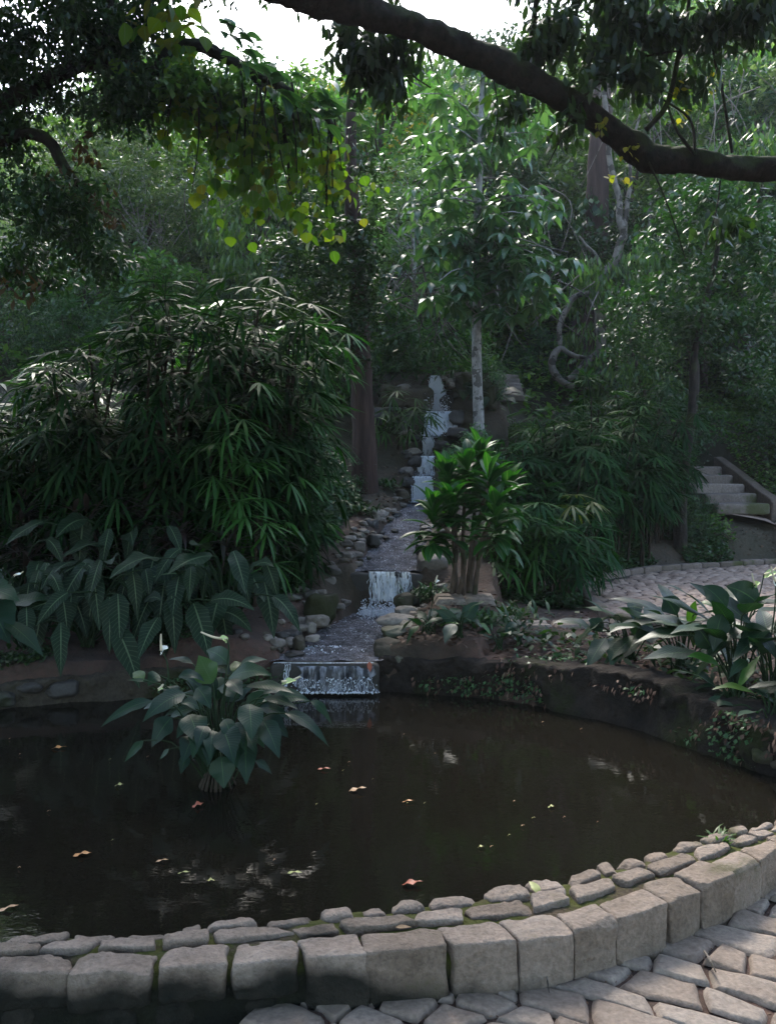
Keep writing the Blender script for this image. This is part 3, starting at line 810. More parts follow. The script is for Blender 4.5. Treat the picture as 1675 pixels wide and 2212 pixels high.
# ---- far bank of the pond: rough dark retaining wall
def bank(name, label, cat, i0, i1, zt, mat, out=.06, seed=0, amp=.05, n=420):
    P = POND[i0:i1]; P = catmull(P, n)
    T = np.gradient(P, axis=0); T /= np.linalg.norm(T, axis=1)[:, None]; O = np.stack([-T[:, 1], T[:, 0]], -1)
    zt = np.interp(np.linspace(0, 1, n), np.linspace(0, 1, len(zt)), zt)
    pr = [(-.02, -.45, 0), (-.01, -.05, 0)] + [(.0 + .03 * q, .12 + .86 * q, 1) for q in np.linspace(0, 1, 15)] + [(.07, 1.02, 1), (.12, 1.01, 1), (.18, 1.0, 1), (.26, .98, 1), (.34, .9, 1), (.4, .3, 1)]
    V = []
    for o_, f_, rel in pr:
        z = np.where(f_ > 0.1, .10 + (zt - .10) * f_, .10 + f_)
        p = P + O * (o_ + out - .06)
        V.append(np.stack([p[:, 0], p[:, 1], z + 0 * p[:, 0]], -1))
    V = np.stack(V, 1)
    nz = fbm(V, 3.2, seed, 4); n2 = fbm(V, 9, seed + 3, 2)
    n3_ = fbm(V, 22, seed + 9, 3)
    V[..., :2] += O[:, None] * (amp * nz + amp * .5 * n2 + amp * .25 * n3_)[..., None]; V[..., 2] += .025 * nz + .012 * n3_
    mb = MB(); mb.add(V, grid_faces(n, len(pr))[:, ::-1])
    c = V.reshape(-1, 3).mean(0); c[2] = 0
    return tag(mb.build(name, mat, loc=c), label, cat)
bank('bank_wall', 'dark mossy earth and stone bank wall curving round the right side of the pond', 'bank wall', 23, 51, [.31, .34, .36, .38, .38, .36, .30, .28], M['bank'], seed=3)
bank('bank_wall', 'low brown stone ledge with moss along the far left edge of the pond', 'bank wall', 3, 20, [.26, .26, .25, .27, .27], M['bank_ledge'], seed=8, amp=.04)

# weir and stone lips
def block(name, label, cat, x0, x1, y0, y1, z0, z1, mat, e=9, rough=.012, seed=0, n=13, kind=None, rz=0):
    V, Q = superell(n, e); Q = fixq(V, Q)
    h = np.array([(x1 - x0) / 2, (y1 - y0) / 2, (z1 - z0) / 2]); c = np.array([(x0 + x1) / 2, (y0 + y1) / 2, z0])
    W = V * h; W[:, 2] += h[2]
    nn = V / np.linalg.norm(V, axis=1)[:, None]
    W = W + nn * (rough * fbm(W + c, 7, seed, 4))[:, None]
    mb = MB(); mb.add(W, Q); o = mb.build(name, mat); o.location = [float(a) for a in c]; o.rotation_euler.z = rz
    return tag(o, label, cat, kind=kind)
w = block('weir', 'straight dark stone weir where the stream drops into the pond', 'weir', -.83, -.06, 5.86, 5.97, -.1, .313, M['rock_dark'], 14, .004, 4)
mb = MB(); tube(mb, [(-.80, 5.862, .318), (-.5, 5.86, .316), (-.10, 5.862, .318)], [.002, .0045, .002, .005, .003, .0045, .002, .005, .002], 6, rough=.8, smooth_n=80)
tag(mb.build('waterfall', M['white_water']), 'thin bright line of water along the weir edge', 'waterfall', kind='structure')
block('stone_lip', 'square dark stone lip under the fringed fall', 'stone lip', -.42, .36, 7.83, 8.03, .2, .725, M['rock_dark'], 12, .012, 6)
block('stone_lip', 'dark rock ledge behind the lowest step of the cascade', 'stone lip', .2, .75, 11.2, 11.44, 1.1, 1.62, M['rock_dark'], 6, .04, 7)
block('stone_lip', 'broad dark boulder carrying the wide white curtain', 'stone lip', .35, 1.2, 12.22, 12.56, 2.0, 2.56, M['rock_dark'], 4, .05, 8)
block('stone_lip', 'upright dark rock behind the thin top ribbon of water', 'stone lip', .52, .98, 12.58, 12.86, 2.4, 3.14, M['rock_dark'], 4, .05, 9)
block('stone_lip', 'dark rock behind the narrow upper middle fall', 'stone lip', .35, .85, 11.9, 12.14, 1.5, 2.17, M['rock_dark'], 5, .04, 10)
block('stone_lip', 'dark rock behind the narrow lower middle fall', 'stone lip', .3, .8, 11.6, 11.82, 1.3, 1.90, M['rock_dark'], 5, .04, 11)
block('rock', 'wide shadowed ledge left of the cascade', 'rock', -.35, .42, 11.9, 12.5, 1.7, 2.62, M['rock_dark'], 4, .10, 12)
block('rock', 'brown overhanging slab above the shadowed ledge', 'rock', -.05, .62, 12.1, 12.7, 2.62, 2.98, M['rock_moss'], 4, .09, 13)
block('rock', 'rounded brown boulder right of the top of the cascade', 'rock', .95, 1.6, 12.2, 12.8, 2.5, 3.15, M['rock_moss'], 3, .1, 14)

# ---- river rocks, one object each
protos = []
for sidx in range(9):
    V, Q = superell(13, [2.2, 2.5, 2.9, 2.3, 2.6, 3.0, 2.4, 2.9, 2.5][sidx]); Q = fixq(V, Q)
    nn = V / np.linalg.norm(V, axis=1)[:, None]
    W = facet(V + nn * (.22 * fbm(V, 1.1, 60 + sidx * 5, 3))[:, None], 9, .72, .95); W = W + nn * (.035 * fbm(V, 4, sidx, 3))[:, None]
    W *= .5; W[:, 2] *= .9
    mb = MB(); mb.add(W, Q)
    protos.append((W, Q))
mesh_cache = {}
def rock(loc, size, rz, mat, label, pi, group=None):
    key = (pi, mat)
    if key not in mesh_cache:
        mb = MB(); mb.add(*protos[pi]); o = mb.build('rock', M[mat]); mesh_cache[key] = o.data
    else:
        o = bpy.data.objects.new('rock', mesh_cache[key]); C.objects.link(o)
    o.location = [float(a) for a in loc]; o.scale = [float(a) for a in size]; o.rotation_euler = (rng.uniform(-.12, .12), rng.uniform(-.12, .12), rz)
    return tag(o, label, 'rock', group)
# zoom coordinates of the stream view: x, y, w, h, material, label, Y
RK = [
 (860, 245, 170, 115, 'rock_light', 'large pale angular rock on the left bank of the upper stream', 9.9),
 (1035, 192, 72, 50, 'rock_light', 'small round pale rock at the foot of the tall cascade', 10.8),
 (985, 238, 150, 75, 'rock_dark', 'long dark rock between the large pale angular rock and the cascade', 10.3),
 (830, 300, 120, 100, 'rock_dark', 'dark rock just below the large pale angular rock', 9.4),
 (850, 412, 105, 105, 'rock_dark', 'dark upright rock jutting into the stream above the square lip', 8.8),
 (738, 345, 95, 65, 'rock', 'reddish brown rock left of the dark rock on the upper bank', 9.2),
 (690, 402, 95, 55, 'rock_moss', 'mossy rock on the slope left of the dark upright rock', 8.9),
 (745, 465, 115, 85, 'rock', 'brown rock below the dark upright rock', 8.5),
 (640, 462, 95, 60, 'rock_moss', 'mossy rock highest on the dirt slope above the square lip', 8.7),
 (910, 362, 50, 32, 'rock_dark', 'small wet stone upstream, leftmost of the three in the shallows', 9.3),
 (942, 396, 48, 32, 'rock_dark', 'small wet stone, lowest of the three in the shallows', 9.05),
 (1005, 345, 55, 32, 'rock_dark', 'small wet stone, rightmost of the three in the shallows', 9.4),
 (815, 545, 42, 34, 'rock_dark', 'single small dark stone in the flat water above the square lip', 8.3),
 (560, 650, 190, 120, 'rock_dark', 'big square dark rock left of the square stone lip', 7.95),
 (500, 745, 140, 120, 'rock', 'dark brown rock under the big square dark rock', 7.8),
 (655, 535, 115, 90, 'rock', 'dark rock on the left edge of the flat water', 8.2),
 (635, 590, 110, 80, 'rock_moss', 'mossy dark rock between the flat water and the big square rock', 8.05),
 (195, 752, 78, 110, 'rock', 'upright egg-shaped grey stone by the ivy', 7.5),
 (280, 792, 80, 80, 'rock', 'round brown stone right of the egg-shaped stone', 7.4),
 (338, 790, 75, 60, 'rock', 'small stone above the dirt hollow', 7.4),
 (388, 832, 110, 95, 'rock', 'rough brown stone right of the dirt hollow', 7.3),
 (470, 800, 70, 48, 'rock_light', 'small tan stone beside the dark falls basin', 7.4),
 (230, 832, 185, 55, 'rock', 'flat slab stone lying over the dirt hollow', 7.2),
 (465, 905, 220, 215, 'rock_moss', 'big moss covered boulder left of the foam', 7.1),
 (422, 1012, 170, 105, 'rock_light', 'large smooth tan cobble below the mossy boulder', 6.75),
 (392, 1062, 90, 82, 'rock_light', 'round tan cobble under the large smooth one', 6.65),
 (305, 1022, 130, 72, 'rock_light', 'oval tan cobble left of the large smooth one', 6.85),
 (290, 1066, 150, 58, 'rock_light', 'long flat tan cobble in the left pile', 6.65),
 (132, 1018, 175, 75, 'rock_light', 'broad pale cobble at the top left of the pile', 6.8),
 (90, 1060, 120, 85, 'rock', 'grey cobble under the broad pale one', 6.6),
 (252, 1115, 150, 80, 'rock_dark', 'dark bluish cobble in the middle of the pile', 6.5),
 (300, 1170, 95, 105, 'rock_moss', 'moss topped round stone beside the riffle', 6.35),
 (400, 1137, 95, 50, 'rock_light', 'low tan stone at the edge of the riffle', 6.4),
 (140, 1185, 120, 105, 'rock_moss', 'dark mossy stone left of the moss topped one', 6.3),
 (35, 1170, 120, 140, 'rock_moss', 'mossy boulder behind the flowering lily', 6.25),
 (110, 1232, 130, 75, 'rock_moss', 'low mossy stone near the weir', 6.15),
 (270, 1255, 130, 48, 'rock_dark', 'flat wet stone just above the weir', 6.1),
 (1270, 590, 210, 190, 'rock', 'big squared brown rock right of the flat water', 8.0),
 (1292, 335, 130, 85, 'rock', 'rounded rock behind the broad-leaved shrub', 9.3),
 (1236, 300, 80, 70, 'rock_dark', 'dark rock right of the upper stream', 9.6),
 (1200, 475, 85, 95, 'rock_dark', 'dark rock above the big squared brown rock', 8.5),
 (1222, 795, 120, 85, 'rock', 'wedge-shaped rock right of the fringed fall', 7.7),
 (1150, 860, 115, 95, 'rock', 'rough rock just right of the foam', 7.5),
 (1085, 870, 150, 125, 'rock_moss', 'mossy rock at the right end of the foam', 7.35),
 (1090, 942, 165, 75, 'rock_light', 'smooth flat rock below the right end of the foam', 7.1),
 (1030, 1012, 270, 110, 'rock_light', 'long tan rock with a smooth sloping back right of the stream', 6.8),
 (1112, 1065, 160, 105, 'rock', 'tan and grey rock below the long tan one', 6.6),
 (1000, 1105, 190, 110, 'rock', 'dark rock between the long tan one and the big round boulder', 6.45),
 (975, 1250, 250, 230, 'rock_moss', 'big round boulder with pale lichen at the right end of the weir', 6.12),
 (1045, 1305, 100, 90, 'rock', 'grey stone leaning on the big round boulder', 6.0),
 (1345, 762, 95, 60, 'rock', 'small rock under the broad-leaved shrub', 7.6),
 (1310, 225, 130, 90, 'rock_light', 'pale rock seen between the stems of the broad-leaved shrub', 9.9),
]
for k, (x, y, w_, h_, mt, lb, Yd) in enumerate(RK):
    dx, dy = 558.3 + x * .2917, 1046.9 + y * .2917
    W_, H_ = w_ * .2917 / F * Yd * 1.05, h_ * .2917 / F * Yd * 1.1
    p = at(dx, dy, Yd)
    rock(p, (W_, min(W_, .35) * rng.uniform(.85, 1.1) + .02, H_), rng.uniform(-.3, .3), mt, lb, k % 9)
for k, (x, y, w_, h_, mt, lb, Yd) in enumerate([
 (485, 850, 115, 75, 'rock_light', 'pale stone on the dark ledge left of the cascade', 11.8), (440, 440, 150, 110, 'rock', 'reddish lump of rock and earth left of the top of the cascade', 12.3),
 (880, 365, 65, 60, 'rock_light', 'upper pale round stone right of the thin top ribbon', 12.3), (905, 400, 60, 60, 'rock_light', 'lower pale round stone right of the thin top ribbon', 12.25), (835, 330, 60, 45, 'rock_light', 'pale stone touching the lip of the cascade', 12.4),
 (945, 700, 130, 130, 'rock_dark', 'wet dark rock right of the wide curtain', 12.0), (960, 860, 200, 120, 'rock_dark', 'wet dark rock under the right end of the wide curtain', 11.7), (560, 905, 130, 60, 'rock_dark', 'dark slab left of the foot of the wide curtain', 11.8),
 (540, 1030, 130, 70, 'rock_light', 'small pale stone left of the narrow middle fall', 11.5), (560, 1120, 110, 110, 'rock_dark', 'dark rock beside the narrow middle fall', 11.35), (800, 960, 130, 90, 'rock_dark', 'dark rock between the narrow fall and the broad-leaved shrub', 11.6),
 (480, 1210, 110, 80, 'rock', 'brown stone on the dirt left of the middle fall', 11.3), (500, 1320, 130, 110, 'rock_dark', 'dark rock left of the lowest cascade step', 11.1), (440, 1420, 130, 90, 'rock_moss', 'mossy rock at the foot of the lowest cascade step', 10.9),
 (350, 1450, 110, 70, 'rock', 'brown rock in the row left of the cascade foot', 10.9), (270, 1500, 130, 90, 'rock_moss', 'mossy rock at the left end of the row by the cascade foot', 10.7), (760, 1380, 120, 160, 'rock_dark', 'dark rock right of the lowest cascade step', 11.1),
 (390, 850, 100, 70, 'rock_dark', 'dark stone at the left end of the shadowed ledge', 11.9), (640, 620, 120, 110, 'rock_dark', 'dark jutting rock left of the thin top ribbon', 12.25), (850, 560, 130, 150, 'rock_dark', 'dark rock right of the base of the thin top ribbon', 12.3)]):
    dx, dy = 767.7 + x * .2292, 741.5 + y * .2292
    W_, H_ = w_ * .2292 / F * Yd * 1.1, h_ * .2292 / F * Yd * 1.2
    rock(at(dx, dy, Yd), (W_, min(W_, .4), H_), rng.uniform(-.3, .3), mt, lb, k % 9)
for k in range(15):
    i_ = int(rng.integers(4, 19)); q = POND[i_]; o_ = q - np.array([-.9, 4.3]); o_ /= np.linalg.norm(o_); s_ = rng.uniform(.12, .3)
    rock((q[0] + o_[0] * .05, q[1] + o_[1] * .05, rng.uniform(.08, .25)), (s_, s_ * .5, s_ * .45), rng.uniform(-.3, .3), ['rock_dark', 'rock_moss', 'rock_dark'][k % 3], 'long dark stone in the low ledge along the far left pond edge', int(rng.integers(9)), 'stones of the far left pond ledge')
# small stones scattered along both banks
n_s = 0
for i in range(150):
    yy_ = rng.uniform(5.98, 12.2); xc_, hw_, zw_ = stream_at(yy_)
    sdn = -1 if rng.random() < .55 else 1
    x_ = float(xc_) + sdn * (float(hw_) + abs(rng.normal(.03, .13)))
    s_ = rng.uniform(.05, .14)
    if abs(yy_ - 7.8) < .12 : continue
    z_ = g1(x_, yy_)
    side = 'left' if sdn < 0 else 'right'
    part_ = 'lower' if yy_ < 7.7 else ('middle' if yy_ < 10.9 else 'upper')
    rock((x_, yy_, z_ + s_ * .12), (s_, s_ * rng.uniform(.7, 1.2), s_ * rng.uniform(.5, .8)), rng.uniform(0, 6), ['rock', 'rock_dark', 'rock_moss', 'rock', 'rock_light'][int(rng.integers(5)) if part_ != 'upper' else int(rng.integers(3))],
         f'fist-sized stone among the small ones on the {side} bank of the {part_} stream', int(rng.integers(9)), f'small stones on the {side} bank of the {part_} stream')
for i in range(26):     # rubble by the near right corner and inside the pond edge
    q = POND[int(rng.integers(42, 54))]; s_ = rng.uniform(.06, .16)
    x_, y_ = q[0] + rng.normal(.05, .05), q[1] + rng.normal(.05, .05)
    rock((x_, y_, .13 + rng.uniform(0, .06)), (s_, s_, s_ * .7), rng.uniform(0, 6), ['rock_moss', 'rock', 'rock_dark'][i % 3], 'mossy rubble stone at the water edge under the right-hand lilies', int(rng.integers(9)), 'rubble stones at the right water edge')

# ---- stairways
def steps(name, label, p0, dirv, width, n, rise, tread, mat, walls=True):
    root = thing(name, label, 'steps', p0)
    d = np.array(dirv, float); d /= np.linalg.norm(d); s_ = np.array([-d[1], d[0]])
    for i in range(n):
        V, Q = superell(7, 12); Q = fixq(V, Q)
        c = d * (i * tread + tread * .5)
        W = np.stack([c[0] + d[0] * V[:, 1] * tread * .56 + s_[0] * V[:, 0] * width / 2, c[1] + d[1] * V[:, 1] * tread * .56 + s_[1] * V[:, 0] * width / 2, i * rise + rise * .5 + V[:, 2] * rise * .6 - .02], -1)
        W = W + (.012 * fbm(W, 6, i, 3))[:, None] * V
        mb = MB(); mb.add(W, Q); mb.build('step', M[mat], root)
    if walls:
        for sg in walls:
            mb = MB(); V, Q = superell(10, 12); Q = fixq(V, Q)
            L = n * tread
            W = np.stack([d[0] * (V[:, 1] + 1) * L / 2 + s_[0] * (sg * (width / 2 + .1) + V[:, 0] * .09), d[1] * (V[:, 1] + 1) * L / 2 + s_[1] * (sg * (width / 2 + .1) + V[:, 0] * .09), (V[:, 1] + 1) / 2 * n * rise + V[:, 2] * .2 + .0], -1)
            W = W + (.02 * fbm(W, 5, 3, 3))[:, None] * V
            mb.add(W, Q); mb.build('side_wall', M['kerb'], root)
    return root
pA = at(1606, 1108, 13.0)
steps('stone_steps', 'grey stone steps with a sloping side wall climbing from the path on the right', pA, (-.16, 1.0), .9, 5, .15, .34, 'step', (-1,))
pB = at(1103, 864, 14.0)
steps('stone_steps', 'small flight of reddish stone steps high up right of the pale slim trunk', pB, (0, 1.0), .46, 6, .085, .12, 'step', None)
# path beyond leading to the steps
mb = MB(); Pp = catmull([(5.5, 13.15), (5.8, 12.95), (6.3, 12.75), (7.2, 12.6), (9, 12.6)], 30)
T = np.gradient(Pp, axis=0); T /= np.linalg.norm(T, axis=1)[:, None]; O = np.stack([-T[:, 1], T[:, 0]], -1)
tt = np.linspace(-.38, .38, 9)
X = Pp[:, None, 0] + O[:, None, 0] * tt; Y = Pp[:, None, 1] + O[:, None, 1] * tt
Zp = ground(X, Y).min(1, keepdims=True) * .4 + ground(X, Y).max(1, keepdims=True) * .6 + .05 + 0 * X
mb.add(np.stack([X, Y, Zp], -1), grid_faces(30, 9)); tag(mb.build('upper_path', M['plaza']), kind='structure')

# ================================================================== plants
def U(a, b, n=None): return rng.uniform(a, b, n)

def fronds(mb, pos, az, pitch, pet, nleaf, leafL, leafW, spread=1.7, droop=.9, mi=0, mstem=1, prof=P_LONG):
    """fan leaves: petiole then a fan of leaflets"""
    N = len(pos)
    tip = arc_leaves(mb, pos, az, pitch, U(.2, .6, N), pet, .008, [1, 1, 1], mi=mstem)
    k = nleaf
    dl = np.tile(np.linspace(-1, 1, k) * spread, (N, 1)) + U(-.08, .08, (N, k))
    pa = np.repeat((pitch - U(.7, 1.4, N))[:, None], k, 1); aa = np.repeat(az[:, None], k, 1)
    a2, p2 = axisang(aa, pa, dl)
    LL = np.repeat((leafL * np.ones(N))[:, None], k, 1) * (1 - .25 * (np.abs(dl) / spread) ** 2) * U(.85, 1.1, (N, k))
    arc_leaves(mb, np.repeat(tip, k, 0), a2.ravel(), (p2 + U(-.05, .15, (N, k))).ravel(), (droop * U(.6, 1.4, (N, k))).ravel(), LL.ravel(), leafW, prof, roll=U(-.35, .35, N * k), mi=mi)

def rhapis(label, root, height, nc, spread_r, leafL=.26, mat='rhapis', group=None, nf=9, low=.35, lean=None, seed=0):
    root = np.asarray(root, float)
    t = thing('fan_palm', label, 'palm', root, group)
    mc, ml = MB(), MB()
    FP, FA, FI = [], [], []
    for i in range(nc):
        a = U(0, 6.28); r = spread_r * math.sqrt(U(0, 1)) * .6
        b0 = np.array([r * math.cos(a), r * math.sin(a), -.08])
        h = height * U(.45, 1.0) * (1 - .25 * r / spread_r)
        out = np.array([math.cos(a), math.sin(a)]) * spread_r * U(.15, .55) * (h / height)
        top = b0 + np.array([out[0], out[1], h])
        if lean is not None: top[:2] += np.array(lean) * h
        mid = (b0 + top) / 2 + np.array([-out[0] * .15, -out[1] * .15, .05])
        P = catmull([b0, mid, top], 7)
        tube(mc, P, np.linspace(.017, .011, 7), 5, rough=.15)
        n_ = nf + int(rng.integers(-2, 3))
        f = U(low, 1.0, n_) ** .7; f[0] = 1
        for q in f:
            FP.append(np.array([np.interp(q * 6, range(7), P[:, c]) for c in range(3)])); FA.append(U(0, 6.28) if rng.random() < .35 else rng.normal(-1.57, .7)); FI.append(U(.1, .9) + (.5 if q > .93 else 0) * U(0, 1))
    FP = np.array(FP); FA = np.array(FA); FI = np.clip(np.array(FI), -.2, 1.35)
    fronds(ml, FP, FA, FI, U(.16, .38, len(FP)), 9, leafL * U(1.1, 1.5, len(FP)), .030, 1.75, .5, 0, 1)
    mc.build('cane', M['cane'], t); ml.build('foliage', [M[mat], M['stem']], t)
    return t

def og(dx, dy, y0=2): return on_ground(dx, dy, y0)
def gpt(x, y): return np.array([x, y, g1(x, y)])

PALML = 'fan palms massed left of the stream'
for (x, y, h, nc, sr, lab, mt) in [
    (-1.15, 7.9, 2.85, 26, .62, 'fan palm with bright split fronds nearest the stream on the left mass', 'rhapis'),
    (-1.55, 7.6, 3.05, 30, .85, 'tallest fan palm of the dark left mass', 'rhapis'),
    (-2.3, 7.5, 2.7, 28, .85, 'dark fan palm in the middle of the left mass', 'rhapis'),
    (-3.1, 7.7, 2.35, 28, .9, 'fan palm at the left frame edge, lower than its neighbours', 'rhapis'),
    (-4.0, 8.3, 2.0, 22, .9, 'fan palm partly cut by the left frame edge', 'rhapis_green'),
    (-1.25, 8.7, 2.7, 18, .8, 'light green topped fan palm behind the tallest dark one', 'rhapis_green'),
    (-2.9, 9.1, 2.1, 18, .9, 'pale green fan palm behind the left frame edge palms', 'rhapis_green')]:
    rhapis(lab, gpt(x, y), h, nc, sr, .28, mt, PALML, nf=13, low=.02)
rhapis('single bright green fan palm low in front of the dark left mass', gpt(-1.2, 7.0), 1.95, 5, .3, .25, 'rhapis_green', PALML, nf=8)
PALMR = 'fan palms massed right of the stream'
for (x, y, h, nc, sr, lab, mt) in [
    (2.15, 10.2, 1.85, 20, .7, 'fan palm with bluish fronds right of the pale slim trunk', 'rhapis'),
    (2.75, 11.2, 2.35, 22, .8, 'fan palm in the middle of the right mass above the terrace corner', 'rhapis'),
    (3.65, 12.1, 2.2, 20, .8, 'fan palm at the right end of the right mass by the dark trunk', 'rhapis'),
    (2.3, 11.7, 1.5, 16, .7, 'bright green fan palm behind the bluish one', 'rhapis_green'),
    (3.35, 11.35, 1.75, 14, .6, 'fan palm leaning over the far terrace kerb', 'rhapis'),
    (3.2, 13.0, 1.9, 12, .8, 'fan palm farthest back near the right steps', 'rhapis')]:
    rhapis(lab, gpt(x, y), h, nc, sr, .27, mt, PALMR, nf=8, low=.5)
rhapis('low fan palm with drooping pale fronds left of the terrace', gpt(1.72, 8.55), 1.05, 14, .55, .26, 'rhapis', PALMR, nf=8, low=.3)
rhapis('low fan palm tucked behind the broad-leaved shrub', gpt(1.2, 8.5), 1.1, 12, .5, .25, 'rhapis_green', PALMR, nf=8, low=.3)
rhapis('yellow-green young fan palm standing out of the dark right mass', gpt(1.98, 8.9), 1.25, 2, .15, .22, 'yellow_palm', PALMR, nf=5, low=.8)
rhapis('small bright fan palm beside the reddish trunk', gpt(.1, 11.6), .9, 4, .3, .25, 'rhapis_green', None, nf=7, low=.4)

# ---- generic crowns
def crown(mb, cen, rad, ncl, per, L, W, rc=.25, p=( -1.0, .4), prof=P_LEAF, shell=.5, mi=0, cols=2, droop=(.1, .6), flat=None):
    cen = np.asarray(cen, float); rad = np.asarray(rad, float)
    d = rng.normal(size=(ncl, 3)); d /= np.linalg.norm(d, axis=1)[:, None]
    cc = cen + d * rad * (U(shell, 1, ncl) ** .6)[:, None]
    r3 = np.array([rc, rc, rc * .7])
    n = ncl * per
    pos = np.repeat(cc, per, 0) + rng.normal(size=(n, 3)) * r3 * .55
    arc_leaves(mb, pos, U(0, 6.28, n), U(p[0], p[1], n), U(*droop, n), U(.7, 1.25, n) * L, U(.8, 1.2, n) * W, prof, roll=rng.normal(0, .5, n), mi=mi, cols=cols)
    return cc

def branchy(mb, base, tips, r0, bend=.3, r1=.006, sides=5, mi=0):
    for tp in tips:
        m_ = (base + tp) / 2 + rng.normal(size=3) * bend * np.linalg.norm(tp - base) * .3
        tube(mb, catmull([base, m_, tp], 6), np.linspace(r0, r1, 6), sides, mi=mi, cap=False)

def tree_proto(name, h, cr, leafmat, barkmat, ncl, per, L, W, trunk_r=.12, p=(-1., .4), lo=.35, lean=.1, prof=P_LEAF, rc=.3, droop=(.1, .6)):
    t = thing(name, 'x', 'tree')
    mt, mc = MB(), MB()
    top = np.array([U(-lean, lean) * h, U(-lean, lean) * h, h * .8])
    P = catmull([np.array([0, 0, -.6]), np.array([U(-.05, .05) * h, U(-.05, .05) * h, h * .3]), top * .7, top], 12)
    tube(mt, P, np.linspace(trunk_r, trunk_r * .3, 12), 8, rough=.12)
    cen = np.array([top[0] * .7, top[1] * .7, h * (lo + 1) / 2]); rad = np.array([cr, cr, h * (1 - lo) / 2])
    cc = crown(mc, cen, rad, ncl, per, L, W, rc, p, prof, .35, droop=droop)
    for c in cc[:: max(1, ncl // 22)]:
        k = min(11, max(3, int(11 * (c[2] / h) * .9)))
        branchy(mt, P[k], [c], trunk_r * .28, .4)
    mt.build('trunk', M[barkmat], t); mc.build('crown', M[leafmat], t)
    return t

PR = {}
PR['dark'] = tree_proto('forest_tree', 7, 2.3, 'dark_leaf', 'bark_brown', 100, 62, .21, .085, .14, lo=.2, rc=.38)
PR['mid'] = tree_proto('forest_tree', 7.5, 2.4, 'mid_leaf', 'bark_brown', 95, 52, .24, .11, .14, lo=.2, rc=.4)
PR['pale'] = tree_proto('forest_tree', 7, 2.4, 'pale_leaf', 'bark_pale', 95, 62, .19, .07, .10, lo=.25, rc=.42)
PR['open'] = tree_proto('forest_tree', 8, 2.0, 'pale_leaf', 'bark_pale', 60, 45, .17, .06, .09, lo=.4, rc=.4)
PR['droop'] = tree_proto('forest_tree', 7.5, 2.3, 'mid_leaf', 'bark_brown', 80, 50, .34, .10, .12, p=(-1.5, -.5), lo=.25, rc=.42)
PR['yellow'] = tree_proto('forest_tree', 6, 1.8, 'yellow_leaf', 'bark_pale', 60, 50, .17, .09, .1, lo=.4, rc=.35)
SH = {}
SH['dark'] = tree_proto('shrub', 2.4, 1.2, 'dark_leaf', 'bark_brown', 60, 70, .10, .042, .03, lo=.02, rc=.26)
SH['mid'] = tree_proto('shrub', 2.2, 1.2, 'mid_leaf', 'bark_brown', 60, 50, .15, .065, .03, lo=.02, rc=.26)
SH['blue'] = tree_proto('shrub', 2.2, 1.2, 'blue_leaf', 'bark_brown', 50, 45, .16, .065, .03, lo=.02, rc=.26)
SH['fern'] = tree_proto('shrub', 1.6, 1.0, 'ivy', 'bark_brown', 50, 55, .13, .03, .02, lo=.02, rc=.22, p=(-.8, .9), droop=(.8, 1.6))
used = set(); first_x = {}
KW = {'dark': 'dark green', 'mid': 'mid green', 'pale': 'pale grey-green', 'open': 'sparse grey-green', 'droop': 'drooping-leaved', 'yellow': 'yellow-leaved', 'blue': 'bluish glossy', 'fern': 'feathery'}
def where(x, y):
    dx = CX + x / y * F
    for lim, w_ in ((120, 'at the left frame edge'), (380, 'above the dark left palms'), (600, 'under the lime-leaved vine'), (800, 'left of the cascade'), (980, 'above the cascade'), (1130, 'behind the pale slim trunk'), (1240, 'left of the thick reddish trunk'), (1380, 'by the thick reddish trunk'), (1560, 'under the mossy overhanging limb')):
        if dx < lim: return w_
    return 'at the right frame edge'
def place(pr, kind, x, y, s, noun):
    tier = 'low on' if y < 17 else ('halfway up' if y < 26 else 'high on')
    lab = f'{KW[kind]} {noun} {where(x, y)}, {tier} the slope'
    z = g1(x, y) - .1
    if lab in first_x:
        alt = lab + (', further left' if x / y < first_x[lab] else ', further right')
        k2 = 2
        while alt in used and k2 < 5: alt = lab + [', the smaller one', ', the larger one', ', half hidden'][k2 - 2]; k2 += 1
        lab = alt
    else: first_x[lab] = x / y
    o = pr[kind]
    if (id(pr), kind) not in used:
        used.add((id(pr), kind)); o.location = (x, y, z); o.rotation_euler = (0, 0, U(0, 6.28)); o.scale = (s, s, s); o['label'] = lab
        o['category'] = noun; o['group'] = f'{noun}s of the wooded slope'
    else: dup(o, (x, y, z), U(0, 6.28), (s, s, s * U(.85, 1.15)), lab)
    used.add(lab)
def skyline_ok(x, y, top):      # leaves the two bright gaps of sky open
    dx = CX + x / y * F; dt = HY - (top - EYE) / y * F
    if dx < 300: return dt > 215 - .2 * max(0, dx)
    if 380 < dx < 760: return dt > 105
    if 760 <= dx < 1180: return dt > 75
    if dx < 1420: return dt > 10
    return True
hh = {'dark': 7, 'mid': 7.5, 'pale': 7, 'open': 8, 'droop': 7.5, 'yellow': 6}
